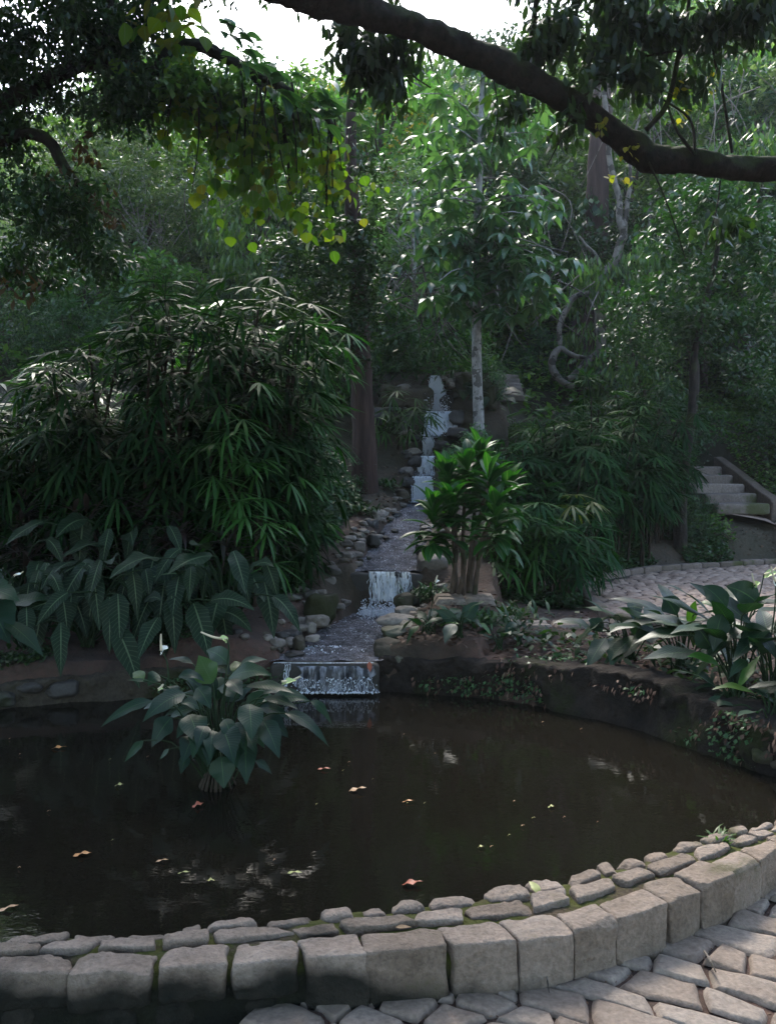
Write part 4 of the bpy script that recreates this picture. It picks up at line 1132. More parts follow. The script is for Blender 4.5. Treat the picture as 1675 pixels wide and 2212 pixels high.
for (y, n, s0, s1) in [(15.2, 7, .38, .62), (17.5, 9, .5, .8), (20.5, 10, .6, 1.0), (24, 10, .8, 1.15), (29, 10, .9, 1.3), (35, 11, 1.0, 1.5), (43, 12, 1.2, 1.7)]:
    for i in range(n):
        w_ = .56 * y
        x = -w_ + (i + U(.15, .85)) / n * 2 * w_; yy_ = y + U(-1.2, 1.2)
        kind = ['dark', 'mid', 'pale', 'open', 'droop', 'mid', 'pale'][int(rng.integers(7))]
        if x > .12 * y and y < 25: kind = ['dark', 'mid', 'open', 'dark', 'droop'][int(rng.integers(5))]
        s = U(s0, s1)
        if y < 17 and 1.2 < x < 4.2: continue
        if y < 18 and 1130 < CX + x / yy_ * F < 1480: continue
        for _ in range(8):
            if skyline_ok(x, yy_, g1(x, yy_) + hh[kind] * s * 1.05): break
            s *= .85
        if s < .3: continue
        place(PR, kind, x, yy_, s, 'tree')
for (x, y, s, k_) in [(4.6, 15.2, .5, 'droop'), (6.2, 16.4, .6, 'mid'), (7.4, 17.5, .7, 'droop'), (5.4, 18.5, .8, 'mid'), (-2.4, 15.6, .5, 'droop'), (-4.8, 16.8, .6, 'mid'), (8.4, 19.5, .9, 'pale'), (3.9, 20, .8, 'pale')]: place(PR, k_, x, y, s, 'tree')
for (x, y, s) in [(-.5, 19.5, .9), (1.2, 27, .9), (.2, 24, .8)]: place(PR, 'yellow', x, y, s, 'tree')
for (y, n, s0, s1) in [(13.6, 9, .5, .8), (14.8, 9, .6, .95), (16.5, 11, .7, 1.2), (19, 11, .8, 1.4), (22.5, 12, 1, 1.5)]:
    for i in range(n):
        w_ = .55 * y; x = -w_ + (i + U(.1, .9)) / n * 2 * w_; yy_ = y + U(-.6, .6)
        if y < 15.5 and (abs(x - .75) < .55 or 5.2 < x < 6.6 or (1.5 < x < 2.5)): continue
        if y < 17 and 1170 < CX + x / yy_ * F < 1420: continue
        place(SH, ['dark', 'mid', 'blue', 'dark', 'fern'][int(rng.integers(5))], x, yy_, U(s0, s1), 'shrub')
for (x, y, s, k) in [(-.7, 12.6, .55, 'dark'), (-1.5, 12.2, .7, 'mid'), (.2, 13.3, .5, 'fern'), (-.4, 13.4, .75, 'blue'), (1.1, 10.9, .35, 'blue'), (1.5, 12.5, .3, 'blue'), (1.95, 12.5, .3, 'fern'), (2.4, 12.6, .3, 'blue'), (2.0, 13.1, .28, 'mid'), (1.5, 11.3, .35, 'dark'), (2.7, 12.6, .6, 'blue'), (3.4, 13.2, .75, 'dark'), (4.4, 13.8, .8, 'dark'), (4.6, 12.9, .4, 'fern'), (4.35, 12.2, .4, 'fern'), (-.55, 10.6, .4, 'fern'), (1.2, 14.9, .6, 'mid')]:
    place(SH, k, x, y, s, 'shrub')

# ---- ground cover and litter (nobody could count it)
def cover(name, label, cat, pts, mat, L, W, p=(-.3, 1.0), hz=.08, prof=P_LEAF, droop=(.1, .9), cols=2):
    mb = MB(); pts = np.asarray(pts); n = len(pts)
    z = ground(pts[:, 0], pts[:, 1]) + np.abs(rng.normal(0, hz, n))
    arc_leaves(mb, np.stack([pts[:, 0], pts[:, 1], z], -1), U(0, 6.28, n), U(p[0], p[1], n), U(*droop, n), U(.6, 1.3, n) * L, U(.7, 1.2, n) * W, prof, roll=rng.normal(0, .4, n), cols=cols)
    return tag(mb.build(name, M[mat]), label, cat, kind='stuff')
def region(n, x0, x1, y0, y1, keep=None, clump=None):
    out = []
    while len(out) < n:
        m_ = n * 3
        x, y = U(x0, x1, m_), U(y0, y1, m_)
        ok = np.ones(m_, bool)
        if keep is not None: ok &= keep(x, y)
        if clump: ok &= vnoise(np.stack([x, y, 0 * x], -1), clump, 77) > -.1
        out += list(zip(x[ok], y[ok]))
        if not ok.any(): break
    return np.array(out[:n])
def offstream(m_):
    def f(x, y):
        xc, hw, zw = stream_at(y); return (np.abs(x - xc) > hw + m_) & (poly_sd(x, y, PLAZA) > .12) & (poly_sd(x, y, POND) > .1)
    return f
# leafy hedge sloping down to the stream on the left
mb = MB(); n = 15000
t_ = U(0, 1, n); yb = 6.9 + t_ * 3.2; xc, hw, zw = stream_at(yb)
xb = xc - hw - np.interp(t_, [0, .5, 1], [.5, .42, .35]) - np.abs(rng.normal(0, .28, n)); hgt = U(0, 1, n) ** 1.3 * np.interp(t_, [0, .4, 1], [.55, .85, .9]) * sstep(0, .5, (xc - hw - .3) - xb)
arc_leaves(mb, np.stack([xb, yb, ground(xb, yb) + hgt], -1), U(3.5, 6.2, n), U(-.9, .5, n), U(.1, .8, n), U(.04, .085, n), U(.03, .05, n), P_OVATE[::2], roll=rng.normal(0, .4, n))
tag(mb.build('ivy', M['ivy']), 'leafy green climber covering the slope left of the stream', 'ivy', kind='stuff')
cover('ground_cover', 'low leafy ground cover on the slope by the right steps', 'ground cover', region(24000, 3.6, 9.5, 12.2, 17, lambda x, y: ~((np.abs(x - 5.54 + .16 * (y - 13)) < .66) & (y < 15.45) & (y > 12.9)) & ~((x > 5.1) & (y < 13.1))), 'mid_leaf', .09, .05, hz=.10)
cover('ground_cover', 'ground cover between the palms and the terrace kerb', 'ground cover', region(7000, 1.1, 5.0, 7.6, 12.3, lambda x, y: (poly_sd(x, y, PLAZA) > .13) & (poly_sd(x, y, PLAZA) < 1.0) & ((y > 9.2) | (x < 2.3)) & (y > 7.9), 1.3), 'ivy', .07, .045, hz=.07)
cover('undergrowth', 'mixed green undergrowth carpeting the wooded slope', 'undergrowth', region(70000, -16, 18, 13, 32, lambda x, y: (np.abs(x) < y * .58) & ~((np.abs(x - 5.7) < .8) & (y < 16)) & ~((np.abs(x - 2.05) < .3) & (y < 15))), 'mid_leaf', .2, .08, hz=.35)
cover('undergrowth', 'dark undergrowth beneath the left palms', 'undergrowth', region(9000, -5, -.7, 6.1, 11.5, offstream(.55)), 'dark_leaf', .11, .045, hz=.12)
cover('leaf_litter', 'dry fallen leaves scattered over the reddish soil', 'leaf litter', region(6500, -2.2, 7, 5.7, 13.2, offstream(.02), 2.), 'litter', .045, .028, p=(-.2, .3), hz=.006)
cover('leaf_litter', 'dry leaf scraps on the bank above the right pond wall', 'leaf litter', region(4800, .1, 3.4, 4.6, 7.2, offstream(.02)), 'litter', .05, .022, p=(-.2, .5), hz=.012)
cover('leaf_litter', 'tiny leaf scraps in the joints of the near paving', 'leaf litter', np.concatenate([region(900, -1, 3.2, 1.8, 3.6, lambda x, y: (y < np.interp(x, FR[:, 0], FR[:, 1]) - .01) & (y > np.interp(x, FR[:, 0], FR[:, 1]) - .12)), region(1500, -1, 3.2, 1.8, 3.6)]), 'litter', .014, .007, p=(-.1, .2), hz=.004)

# ---- the pale slim tree with hanging compound leaves
def slim_tree():
    root = on_ground(1034, 945, 9); Yt = root[1]
    t = thing('slim_tree', 'slim pale speckled trunk with grey-green compound leaves right of the cascade', 'tree', root)
    mt, mc = MB(), MB()
    pts = [at(dx, dy, Yt + o) - root for dx, dy, o in [(1035, 985, 0), (1033, 900, 0), (1029, 780, 0), (1030, 640, .05), (1031, 480, .1), (1036, 330, .15), (1040, 200, .2), (1046, 110, .25)]]
    tube(mt, pts, [.088, .078, .070, .064, .055, .045, .034, .02], 12, rough=.05, smooth_n=40)
    P = catmull(pts, 60)
    FPs = []
    for i in range(74):
        dyq = U(130, 660) if i > 30 else U(420, 660)
        side = rng.choice([-1, 1]); ext = U(30, 215) * (1 - abs(dyq - 480) / 800) * (1 if side < 0 else 1.0)
        tipd = at(1031 + side * ext, dyq + U(-10, 45), Yt + U(-1.3, 1.0)) - root
        k = int(np.argmin(np.abs(P[:, 2] - (tipd[2] + U(.1, .5)))))
        base = P[k]
        m_ = (base + tipd) / 2 + np.array([0, 0, .18])
        Q = catmull([base, m_, tipd], 7); tube(mt, Q, np.linspace(.016, .005, 7), 5, cap=False)
        for q in np.linspace(.3, 1, 5): FPs.append(np.array([np.interp(q * 6, range(7), Q[:, c]) for c in range(3)]) + rng.normal(size=3) * .05)
    FPs = np.array(FPs); N = len(FPs)
    tip = arc_leaves(mc, FPs, U(0, 6.28, N), U(-.3, .7, N), U(.3, 1, N), U(.08, .2, N), .006, [1, 1, 1])
    k = 6
    dl = np.tile(np.linspace(-2.2, 2.2, k), (N, 1)); a2, p2 = axisang(np.repeat(U(0, 6.28, N)[:, None], k, 1), np.full((N, k), -.35), dl)
    arc_leaves(mc, np.repeat(tip, k, 0), a2.ravel(), p2.ravel() - .15, U(.5, 1.2, N * k), U(.2, .33, N * k), U(.075, .115, N * k), P_OVATE, fold=.25, cols=3, roll=rng.normal(0, .25, N * k))
    mt.build('trunk', M['bark_pale'], t); mc.build('foliage', M['blue_leaf'], t)
slim_tree()

# ---- thick reddish trunks
def big_trunk(label, pts, rad, mat='bark_red', crownspec=None, sides=20, ivy=0):
    root = pts[0]
    t = thing('tree', label, 'tree', root); mt = MB()
    P = [p - root for p in pts]; P[0] = P[0] - np.array([0, 0, .3])
    tube(mt, P, rad, sides, rough=.10, smooth_n=36)
    mt.build('trunk', M[mat], t)
    if crownspec:
        mc = MB()
        for c in crownspec: crown(mc, *c[0], **c[1])
        mc.build('crown', M['dark_leaf'], t)
    return t
g_ = gpt(at(1275, 700, 16.5)[0], 16.5)
big_trunk('thick dark reddish trunk behind the twisted pale lianas', [g_, at(1272, 760, 16.5), at(1283, 560, 16.5), at(1291, 380, 16.5), at(1300, 200, 16.6), at(1308, 60, 16.6), at(1312, -200, 16.7)], [.62, .40, .27, .22, .19, .17, .12],
          crownspec=[(((at(1310, -150, 16.7) - g_), (2.6, 2.2, 1.5), 60, 60, .16, .06), {}), (((at(1280, 640, 16.3) - g_), (.5, .3, .6), 14, 30, .14, .09), {'p': (-1.4, -.3)}), (((at(1280, 470, 16.2) - g_), (.35, .2, .5), 8, 20, .16, .10), {'p': (-1.4, -.5)})])
g_ = on_ground(790, 1062, 8)
big_trunk('reddish trunk rising between the left palms and the cascade', [g_, at(786, 940, g_[1]), at(778, 760, g_[1]), at(770, 560, g_[1] + .1), at(757, 380, g_[1] + .2), at(760, 200, g_[1] + .3)], [.19, .15, .13, .11, .09, .05],
          crownspec=[(((at(700, 600, g_[1]) - g_), (.9, .7, .75), 60, 60, .09, .04), {'rc': .22}), (((at(745, 640, g_[1] - .3) - g_), (.45, .4, .9), 46, 55, .09, .04), {'rc': .2}), (((at(740, 400, g_[1] + .2) - g_), (.8, .8, .7), 28, 45, .10, .045), {'rc': .25})])
g_ = on_ground(1468, 1190, 7)
big_trunk('dark trunk standing at the right end of the right palms', [g_, at(1470, 1060, g_[1]), at(1492, 900, g_[1]), at(1500, 760, g_[1]), at(1545, 560, g_[1]), at(1560, 420, g_[1] + .2)], [.11, .09, .06, .045, .035, .02], 'bark_dark',
          crownspec=[(((at(1530, 560, g_[1]) - g_), (1.0, 1.0, 1.15), 90, 45, .12, .055), {'rc': .26}), (((at(1420, 700, g_[1] + .4) - g_), (.8, .7, .7), 60, 55, .085, .036), {'rc': .24}), (((at(1640, 760, g_[1] + .4) - g_), (.5, .7, .7), 30, 50, .085, .036), {'rc': .24})])
g_ = on_ground(1490, 900, 11)
big_trunk('thin brown forked trunk leaning right of the dark one', [g_, at(1500, 800, g_[1]), at(1478, 700, g_[1]), at(1492, 560, g_[1]), at(1470, 420, g_[1])], [.10, .08, .07, .05, .03], 'bark_brown',
          crownspec=[(((at(1450, 560, g_[1]) - g_), (1.6, 1.2, 1.4), 90, 60, .11, .045), {'rc': .32})])

# ---- twisted pale lianas in front of the thick trunk
def liana(label, paths, Yl, mat='bark_liana'):
    root = at(*paths[0][0][0][:2], Yl); root = np.array([root[0], Yl, g1(root[0], Yl)])
    t = thing('liana', label, 'liana', root)
    for pts, r in paths:
        mb = MB(); P = [at(p[0], p[1], Yl + (p[2] if len(p) > 2 else 0)) - root for p in pts]
        tube(mb, P, r, 8, rough=.12, smooth_n=len(P) * 6); mb.build('stem', M[mat], t)
def zz(p): return [(1134 + x * .2761, 261.7 + y * .2761) for x, y in p]   # zoom of the lianas
liana('pale twisted liana climbing straight up in front of the thick reddish trunk', [
    (zz([(585, 2000), (590, 1800), (580, 1600), (585, 1450), (615, 1300), (630, 1180), (700, 1100), (745, 950), (770, 890), (735, 760), (735, 620), (690, 450), (655, 280), (650, 100), (610, -250), (600, -420)]), [.10, .09, .085, .08, .075, .06, .055, .05, .04]),
    (zz([(770, 890), (785, 760), (800, 620), (820, 500), (820, 380), (830, 200), (900, -60)]), [.05, .045, .04, .035, .03, .02]),
    (zz([(585, 1140), (540, 1040), (480, 980), (420, 900)]), [.045, .04, .03, .02]),
    (zz([(600, 1540), (620, 1420), (660, 1340), (700, 1290), (745, 1300)]), [.075, .065, .05, .04, .02])], 15.2)
liana('looping brown liana left of the straight pale one', [
    (zz([(270, 1750), (270, 1600), (320, 1480), (385, 1375), (500, 1345), (560, 1260), (640, 1170)]), [.045, .05, .05, .05, .045, .04, .04]),
    (zz([(560, 1800), (500, 1850), (400, 1840), (330, 1810), (270, 1780), (215, 1850), (215, 1950), (290, 2040), (380, 2080)]), [.03, .04, .04, .045, .05, .07, .07, .06, .05]),
    (zz([(560, 1840), (480, 1880), (420, 1950), (340, 2020)]), [.06, .07, .06, .05])], 15.0)
liana('thin pale stem slanting in front of the forest at the right', [(zz([(1000, 1500), (960, 1000), (975, 800), (975, 640)]), [.04, .035, .03, .02]), (zz([(800, 1500), (880, 1420), (960, 1330)]), [.03, .03, .02])], 14.8)

# ---- mossy limb overhanging from the right
def limb_tree():
    root = gpt(4.3, 6.2)
    t = thing('leaning_tree', 'dark mossy tree whose crooked limb sweeps across the top right of the view', 'tree', root)
    L = lambda dx, dy, Y: at(dx, dy, Y) - root
    mt = MB(); tube(mt, [np.array([0, 0, -.3]), np.array([-.05, 0, 1.2]), np.array([-.1, 0, 2.4]), L(2010, 395, 6.1), L(1960, 250, 6.1), L(1900, -100, 6.2)], [.30, .25, .22, .19, .17, .13], 14, rough=.1, smooth_n=30)
    mt.build('trunk', M['bark_dark'], t)
    ml = MB()
    tube(ml, [L(2000, 385, 6.1), L(1800, 372, 6.05), L(1675, 365, 6.0), L(1560, 362, 6.0), L(1480, 345, 6.0), L(1405, 345, 6.0), L(1372, 318, 6.0), L(1300, 268, 5.95), L(1220, 215, 5.9), L(1120, 160, 5.8), L(1010, 110, 5.7), L(900, 62, 5.6), L(790, 25, 5.5), L(690, 0, 5.4), L(600, -30, 5.3), L(480, -80, 5.2)],
         [.11, .09, .084, .084, .09, .102, .098, .082, .086, .098, .09, .088, .094, .108, .10, .09], 26, rough=.2, smooth_n=260)
    tube(ml, [L(1440, 345, 6.0), L(1405, 345, 6.0), L(1386, 352, 5.98)], [.10, .10, .06], 12, rough=.1, smooth_n=6)
    ml.build('limb', M['bark_dark'], t)
    mb_ = MB()
    for pts, r in [([(1395, 280), (1440, 225), (1462, 130), (1485, 20), (1500, -120)], .022), ([(1500, 335), (1460, 280), (1440, 225)], .014), ([(1500, 335), (1490, 260), (1430, 215)], .012), ([(1462, 130), (1500, 80), (1560, 20)], .014),
                   ([(1140, 165), (1150, 60), (1165, -60)], .03), ([(1240, 225), (1330, 150), (1400, 120), (1470, 110)], .012), ([(1240, 225), (1210, 300), (1180, 360)], .008), ([(1400, 350), (1440, 440), (1480, 560)], .007), ([(1555, 390), (1545, 460), (1520, 540)], .006), ([(1060, 150), (1075, 240), (1060, 330)], .006), ([(850, 60), (880, 150), (930, 190)], .008), ([(1580, 330), (1560, 200), (1540, 90), (1600, 0)], .012)]:
        mb_ = MB(); tube(mb_, [L(dx, dy, 5.9) for dx, dy in pts], [r, r * .8, r * .5], 6, smooth_n=12, rough=.1); mb_.build('branch', M['bark_dark'], t)
    mc = MB()
    for dx, dy, rx, ry, n_ in [(1200, 60, 50, 70, 22), (1290, 110, 60, 60, 18), (1350, 50, 70, 50, 24), (1440, 60, 60, 50, 20), (1540, 50, 60, 50, 22), (1620, 40, 50, 50, 20), (1380, 160, 50, 50, 16), (1250, 190, 40, 40, 8), (1500, 150, 30, 50, 8), (1230, 270, 40, 30, 5), (1150, 100, 30, 60, 14),
                               (790, 130, 50, 70, 24), (870, 100, 60, 40, 14), (840, 190, 20, 35, 5), (1090, 230, 60, 45, 8), (1570, 480, 50, 22, 5), (760, 60, 30, 30, 9), (1340, -60, 330, 60, 50), (800, -60, 150, 40, 20)]:
        r = 1 / F * 5.9
        crown(mc, L(dx, dy, 5.9), (rx * r, .25, ry * r), n_, 20, .10, .035, .11, (-1.5, -.1), P_LONG, 0.0)
    for x_, y_, z_ in [(3.6, 5.2, 6.2), (2.6, 6.4, 6.5), (1.6, 4.6, 6.3), (3.8, 7.6, 6.9), (.6, 3.4, 6.2), (2.6, 3.2, 6.0)]:      # unseen foliage added above the view to shade the middle ground
        crown(mc, np.array([x_, y_, z_]) - root, (1.0, 1.0, .5), 36, 30, .13, .06, .28, (-1.2, .4), P_LEAF, 0.)
    mc.build('foliage', M['dark_leaf'], t)
    my = MB()
    for dx, dy in [(1468, 205), (1475, 245), (1340, 380), (1362, 330), (1530, 170), (1290, 270)]:
        crown(my, L(dx, dy, 5.9), (.05, .05, .06), 2, 5, .055, .035, .05, (-1.3, 0), P_OVATE)
    my.build('yellowing_leaves', M['yellow_leaf'], t)
limb_tree()

# ---- dark tree overhanging from the left
def left_tree():
    root = gpt(-5.2, 7.0)
    t = thing('spreading_tree', 'dark spreading tree filling the top left corner with speckled gaps of sky', 'tree', root)
    L = lambda dx, dy, Y: at(dx, dy, Y) - root
    mt = MB(); tube(mt, [np.array([0, 0, -.3]), np.array([.05, 0, 1.8]), L(-420, 330, 7), L(-300, 200, 7)], [.32, .26, .2, .16], 14, rough=.1, smooth_n=20); mt.build('trunk', M['bark_dark'], t)
    ml = MB()
    for pts, r in [([(-400, 330), (-150, 270), (0, 222), (90, 178), (190, 138), (320, 150), (400, 180)], [.13, .10, .085, .07, .055, .04, .02]),
                   ([(-400, 330), (-150, 320), (0, 305), (60, 288), (110, 310), (150, 380), (200, 420)], [.09, .07, .05, .05, .05, .045, .03]),
                   ([(190, 138), (230, 60), (240, -40)], [.04, .035, .03]), ([(340, 150), (370, 112), (420, 98), (470, 115), (540, 155), (600, 185), (680, 230), (740, 300)], [.055, .06, .055, .05, .045, .04, .03, .02]),
                   ([(530, 150), (590, 220), (620, 330), (628, 500)], [.035, .025, .015, .006])]:
        ml = MB(); tube(ml, [L(dx, dy, 7) for dx, dy in pts], r, 10, rough=.15, smooth_n=len(pts) * 8); ml.build('limb', M['bark_dark'], t)
    mc = MB(); r = 1 / F * 7
    for dx, dy, rx, ry, n_ in [(60, 70, 90, 80, 46), (180, 60, 90, 80, 90), (270, 110, 70, 90, 60), (120, 200, 110, 60, 36), (260, 230, 90, 70, 40), (20, 280, 60, 80, 40), (-20, 130, 60, 90, 50), (30, 160, 50, 50, 20), (330, 200, 80, 60, 30), (110, 440, 110, 90, 70), (60, 560, 80, 70, 45), (200, 540, 90, 60, 40), (430, 210, 80, 60, 44), (520, 240, 90, 60, 44), (640, 260, 70, 60, 34), (560, 320, 60, 60, 20), (-200, 100, 150, 150, 90), (300, -80, 300, 60, 90), (330, 20, 60, 50, 30)]:
        crown(mc, L(dx, dy, 7 + U(-.3, .3)), (rx * r, .5, ry * r), n_, 26, .075, .032 if dx < 380 else .045, .13, (-1.3, .3), P_LEAF, 0., mi=int(dx > 380))
    for x_, y_, z_ in [(-4.6, 5.2, 6.3), (-3.4, 6.2, 6.6), (-2.2, 7.2, 6.9), (-3.0, 8.2, 6.9), (-4.4, 8.0, 6.6), (-1.6, 5.4, 6.8), (-2.8, 4.4, 6.6), (-1.2, 8.6, 7.4), (-5.6, 6.6, 6.5), (-1.6, 11.2, 9.0), (-2.8, 11.0, 8.9), (-4.0, 11.2, 9.0), (-5.2, 10.8, 8.9), (-2.2, 12.6, 9.9), (-3.6, 12.6, 9.9), (-5.0, 12.6, 9.9), (-2.6, 9.6, 8.1), (-4.0, 9.6, 8.1)]:      # unseen crown clumps added above the view to keep sun off the palms
        crown(mc, np.array([x_, y_, z_]) - root, (1.0, 1.0, .5), 60, 34, .13, .06, .28, (-1.2, .4), P_LEAF, 0.)
    mc.build('foliage', [M['dark_leaf'], M['mid_leaf']], t)
    mb_ = MB()
    for dx, dy in [(180, 330), (230, 460), (130, 390), (200, 420), (45, 610)]:
        crown(mb_, L(dx, dy, 6.9), (.12, .1, .1), 5, 8, .09, .04, .1, (-1.3, 0), P_LEAF)
    mb_.build('browning_leaves', M['brown_leaf'], t)
left_tree()

# ---- lime vine with round leaves hanging under the left limb
def lime_vine():
    root = at(500, 150, 6.8)
    t = thing('vine', 'lime green vine with round heart-shaped leaves hanging below the left limb', 'vine', root)
    ms_, ml, mg = MB(), MB(), MB()
    L = lambda dx, dy, Y=6.8: at(dx, dy, Y) - root
    for i in range(26):
        x0 = U(380, 780); y0 = U(130, 220) + max(0, (x0 - 560) * .35); x1 = x0 + U(-40, 60); y1 = y0 + U(100, 280)
        P = catmull([L(x0, y0), L((x0 + x1) / 2 + U(-15, 15), (y0 + y1) / 2, 6.8 + U(-.1, .1)), L(x1, y1)], 9)
        tube(ms_, P, np.linspace(.010, .003, 9), 5, cap=False)
        for q in range(3, 9):
            for _ in range(2):
                arc_leaves(ml, [P[q] + rng.normal(size=3) * .05], U(0, 6.28), U(-1.5, -.7), U(-.2, .3), U(.05, .11), U(.06, .11), P_ROUND, fold=.2, cols=3, roll=U(-.7, .7))
    for dx, dy, n_, s in [(650, 460, 4, .12), (652, 500, 3, .11), (745, 380, 6, .10), (800, 410, 4, .08), (560, 430, 7, .12), (480, 385, 9, .12), (540, 390, 6, .11), (600, 380, 6, .10), (430, 250, 8, .10), (470, 290, 9, .11), (560, 300, 6, .10), (600, 310, 4, .1), (690, 330, 5, .09), (745, 405, 4, .1), (450, 200, 7, .09), (520, 480, 3, .10)]:
        P0 = L(dx, dy)
        n2 = int(n_ * 2.0); s *= .88; pos = P0 + rng.normal(size=(n2, 3)) * np.array([.09, .06, .07])
        arc_leaves(ml, pos, U(0, 6.28, n2), U(-1.6, -.8, n2), U(-.2, .3, n2), U(.8, 1.1, n2) * s, U(.9, 1.15, n2) * s, P_ROUND, fold=.2, cols=3, roll=U(-.8, .8, n2))
    for dx, dy, n_ in [(400, 60, 14), (350, 30, 12), (380, 90, 10), (300, 70, 8), (440, 30, 8)]:      # big bright leaves nearer the top
        pos = L(dx, dy) + rng.normal(size=(n_, 3)) * np.array([.12, .15, .11])
        arc_leaves(ml, pos, U(0, 6.28, n_), U(-1.4, -.2, n_), U(.1, .6, n_), U(.12, .2, n_), U(.09, .15, n_), P_OVATE, fold=.2, cols=3, roll=U(-.6, .6, n_))
    n_ = 60; s_ = U(0, 1, n_)      # greyish large leaves along the arching limb
    pos = np.array([L(np.interp(q, [0, .4, 1], [470, 560, 760]) + U(-25, 25), np.interp(q, [0, .4, 1], [60, 150, 250]) + U(-35, 35), 6.6) for q in s_])
    arc_leaves(mg, pos, U(-1.2, .6, n_), U(-.9, .2, n_), U(.3, .9, n_), U(.15, .26, n_), U(.07, .12, n_), P_OVATE, fold=.2, cols=3, roll=U(-.4, .4, n_))
    ms_.build('stem', M['bark_dark'], t); ml.build('foliage', M['lime_leaf'], t); mg.build('large_leaves', M['blue_leaf'], t)
lime_vine()

# ================================================================== broad-leaved plants
def leaf_path(mb, P0, P1, W, bow=.05, hint=(0, -.6, .8), prof=P_OVATE, fold=.18, mi=0, wave=.12, n=10):
    P0, P1 = np.asarray(P0, float), np.asarray(P1, float)
    t = np.linspace(0, 1, n + 1); ctrl = (P0 + P1) / 2 + np.array([0, 0, bow])
    c = ((1 - t) ** 2)[:, None] * P0 + (2 * t * (1 - t))[:, None] * ctrl + (t ** 2)[:, None] * P1
    d = np.gradient(c, axis=0); d /= np.linalg.norm(d, axis=1)[:, None] + 1e-9
    s = np.cross(d, np.asarray(hint, float)); s /= np.linalg.norm(s, axis=1)[:, None] + 1e-9
    nn = np.cross(s, d)
    w = np.interp(t, np.linspace(0, 1, len(prof)), prof) * W / 2
    w = w * (1 + .05 * np.sin(t * 17 + U(0, 6)))
    ph = U(0, 6)
    cols = []
    for q in (-1, -.5, 0, .5, 1):
        off = s * (w * q)[:, None] + nn * (fold * w * abs(q) ** 1.3 - fold * .6 * w * (q * q) * .6)[:, None] + nn * (wave * w * (q * q) * np.sin(ph + t * 11 + q))[:, None]
        cols.append(c + off)
    V = np.stack(cols, 1)
    UV = np.stack(np.broadcast_arrays(np.array([0, .25, .5, .75, 1])[None], t[:, None]), -1)
    mb.add(V, grid_faces(n + 1, 5), UV=UV, mi=mi)
def flower(parent, base, top, kind='white', s=.05, lean=(0, 0), petal='petal'):
    """stem, hooded spathe and finger-like spadix"""
    base, top = np.asarray(base, float), np.asarray(top, float)
    f = bpy.data.objects.new('flower', None); C.objects.link(f); f.parent = parent
    mb = MB(); m_ = (base + top) / 2 + np.array([.01, 0, .02]); tube(mb, catmull([base, m_, top], 8), np.linspace(.0045, .003, 8), 6, cap=False); mb.build('stem', M['stem'], f)
    mb = MB(); ln = np.array([lean[0], 0, lean[1]])
    tube(mb, [top, top + ln * .5 * s + np.array([0, 0, .4 * s]), top + ln * s + np.array([0, 0, 1.1 * s])], [.0055, .006, .004], 8, smooth_n=8); mb.build('spadix', M['spadix'], f)
    mb = MB(); leaf_path(mb, top - np.array([0, 0, .3 * s]), top + np.array([.55 * s + lean[0] * s * .5, -.02, .18 * s]), s * .8, .25 * s, (-.2, -.5, .9), P_OVATE, .6, wave=.2); mb.build('spathe', M[petal], f)

def petioles(mb, root, ends, r=.004, mi=0):
    for e in ends:
        e = np.asarray(e); m_ = root * .45 + e * .55 + np.array([0, 0, abs(e[2] - root[2]) * .25 + .03])
        tube(mb, catmull([root + rng.normal(size=3) * np.array([.03, .02, 0]), m_, e], 8), np.linspace(r * 1.3, r * .8, 8), 5, cap=False, mi=mi)

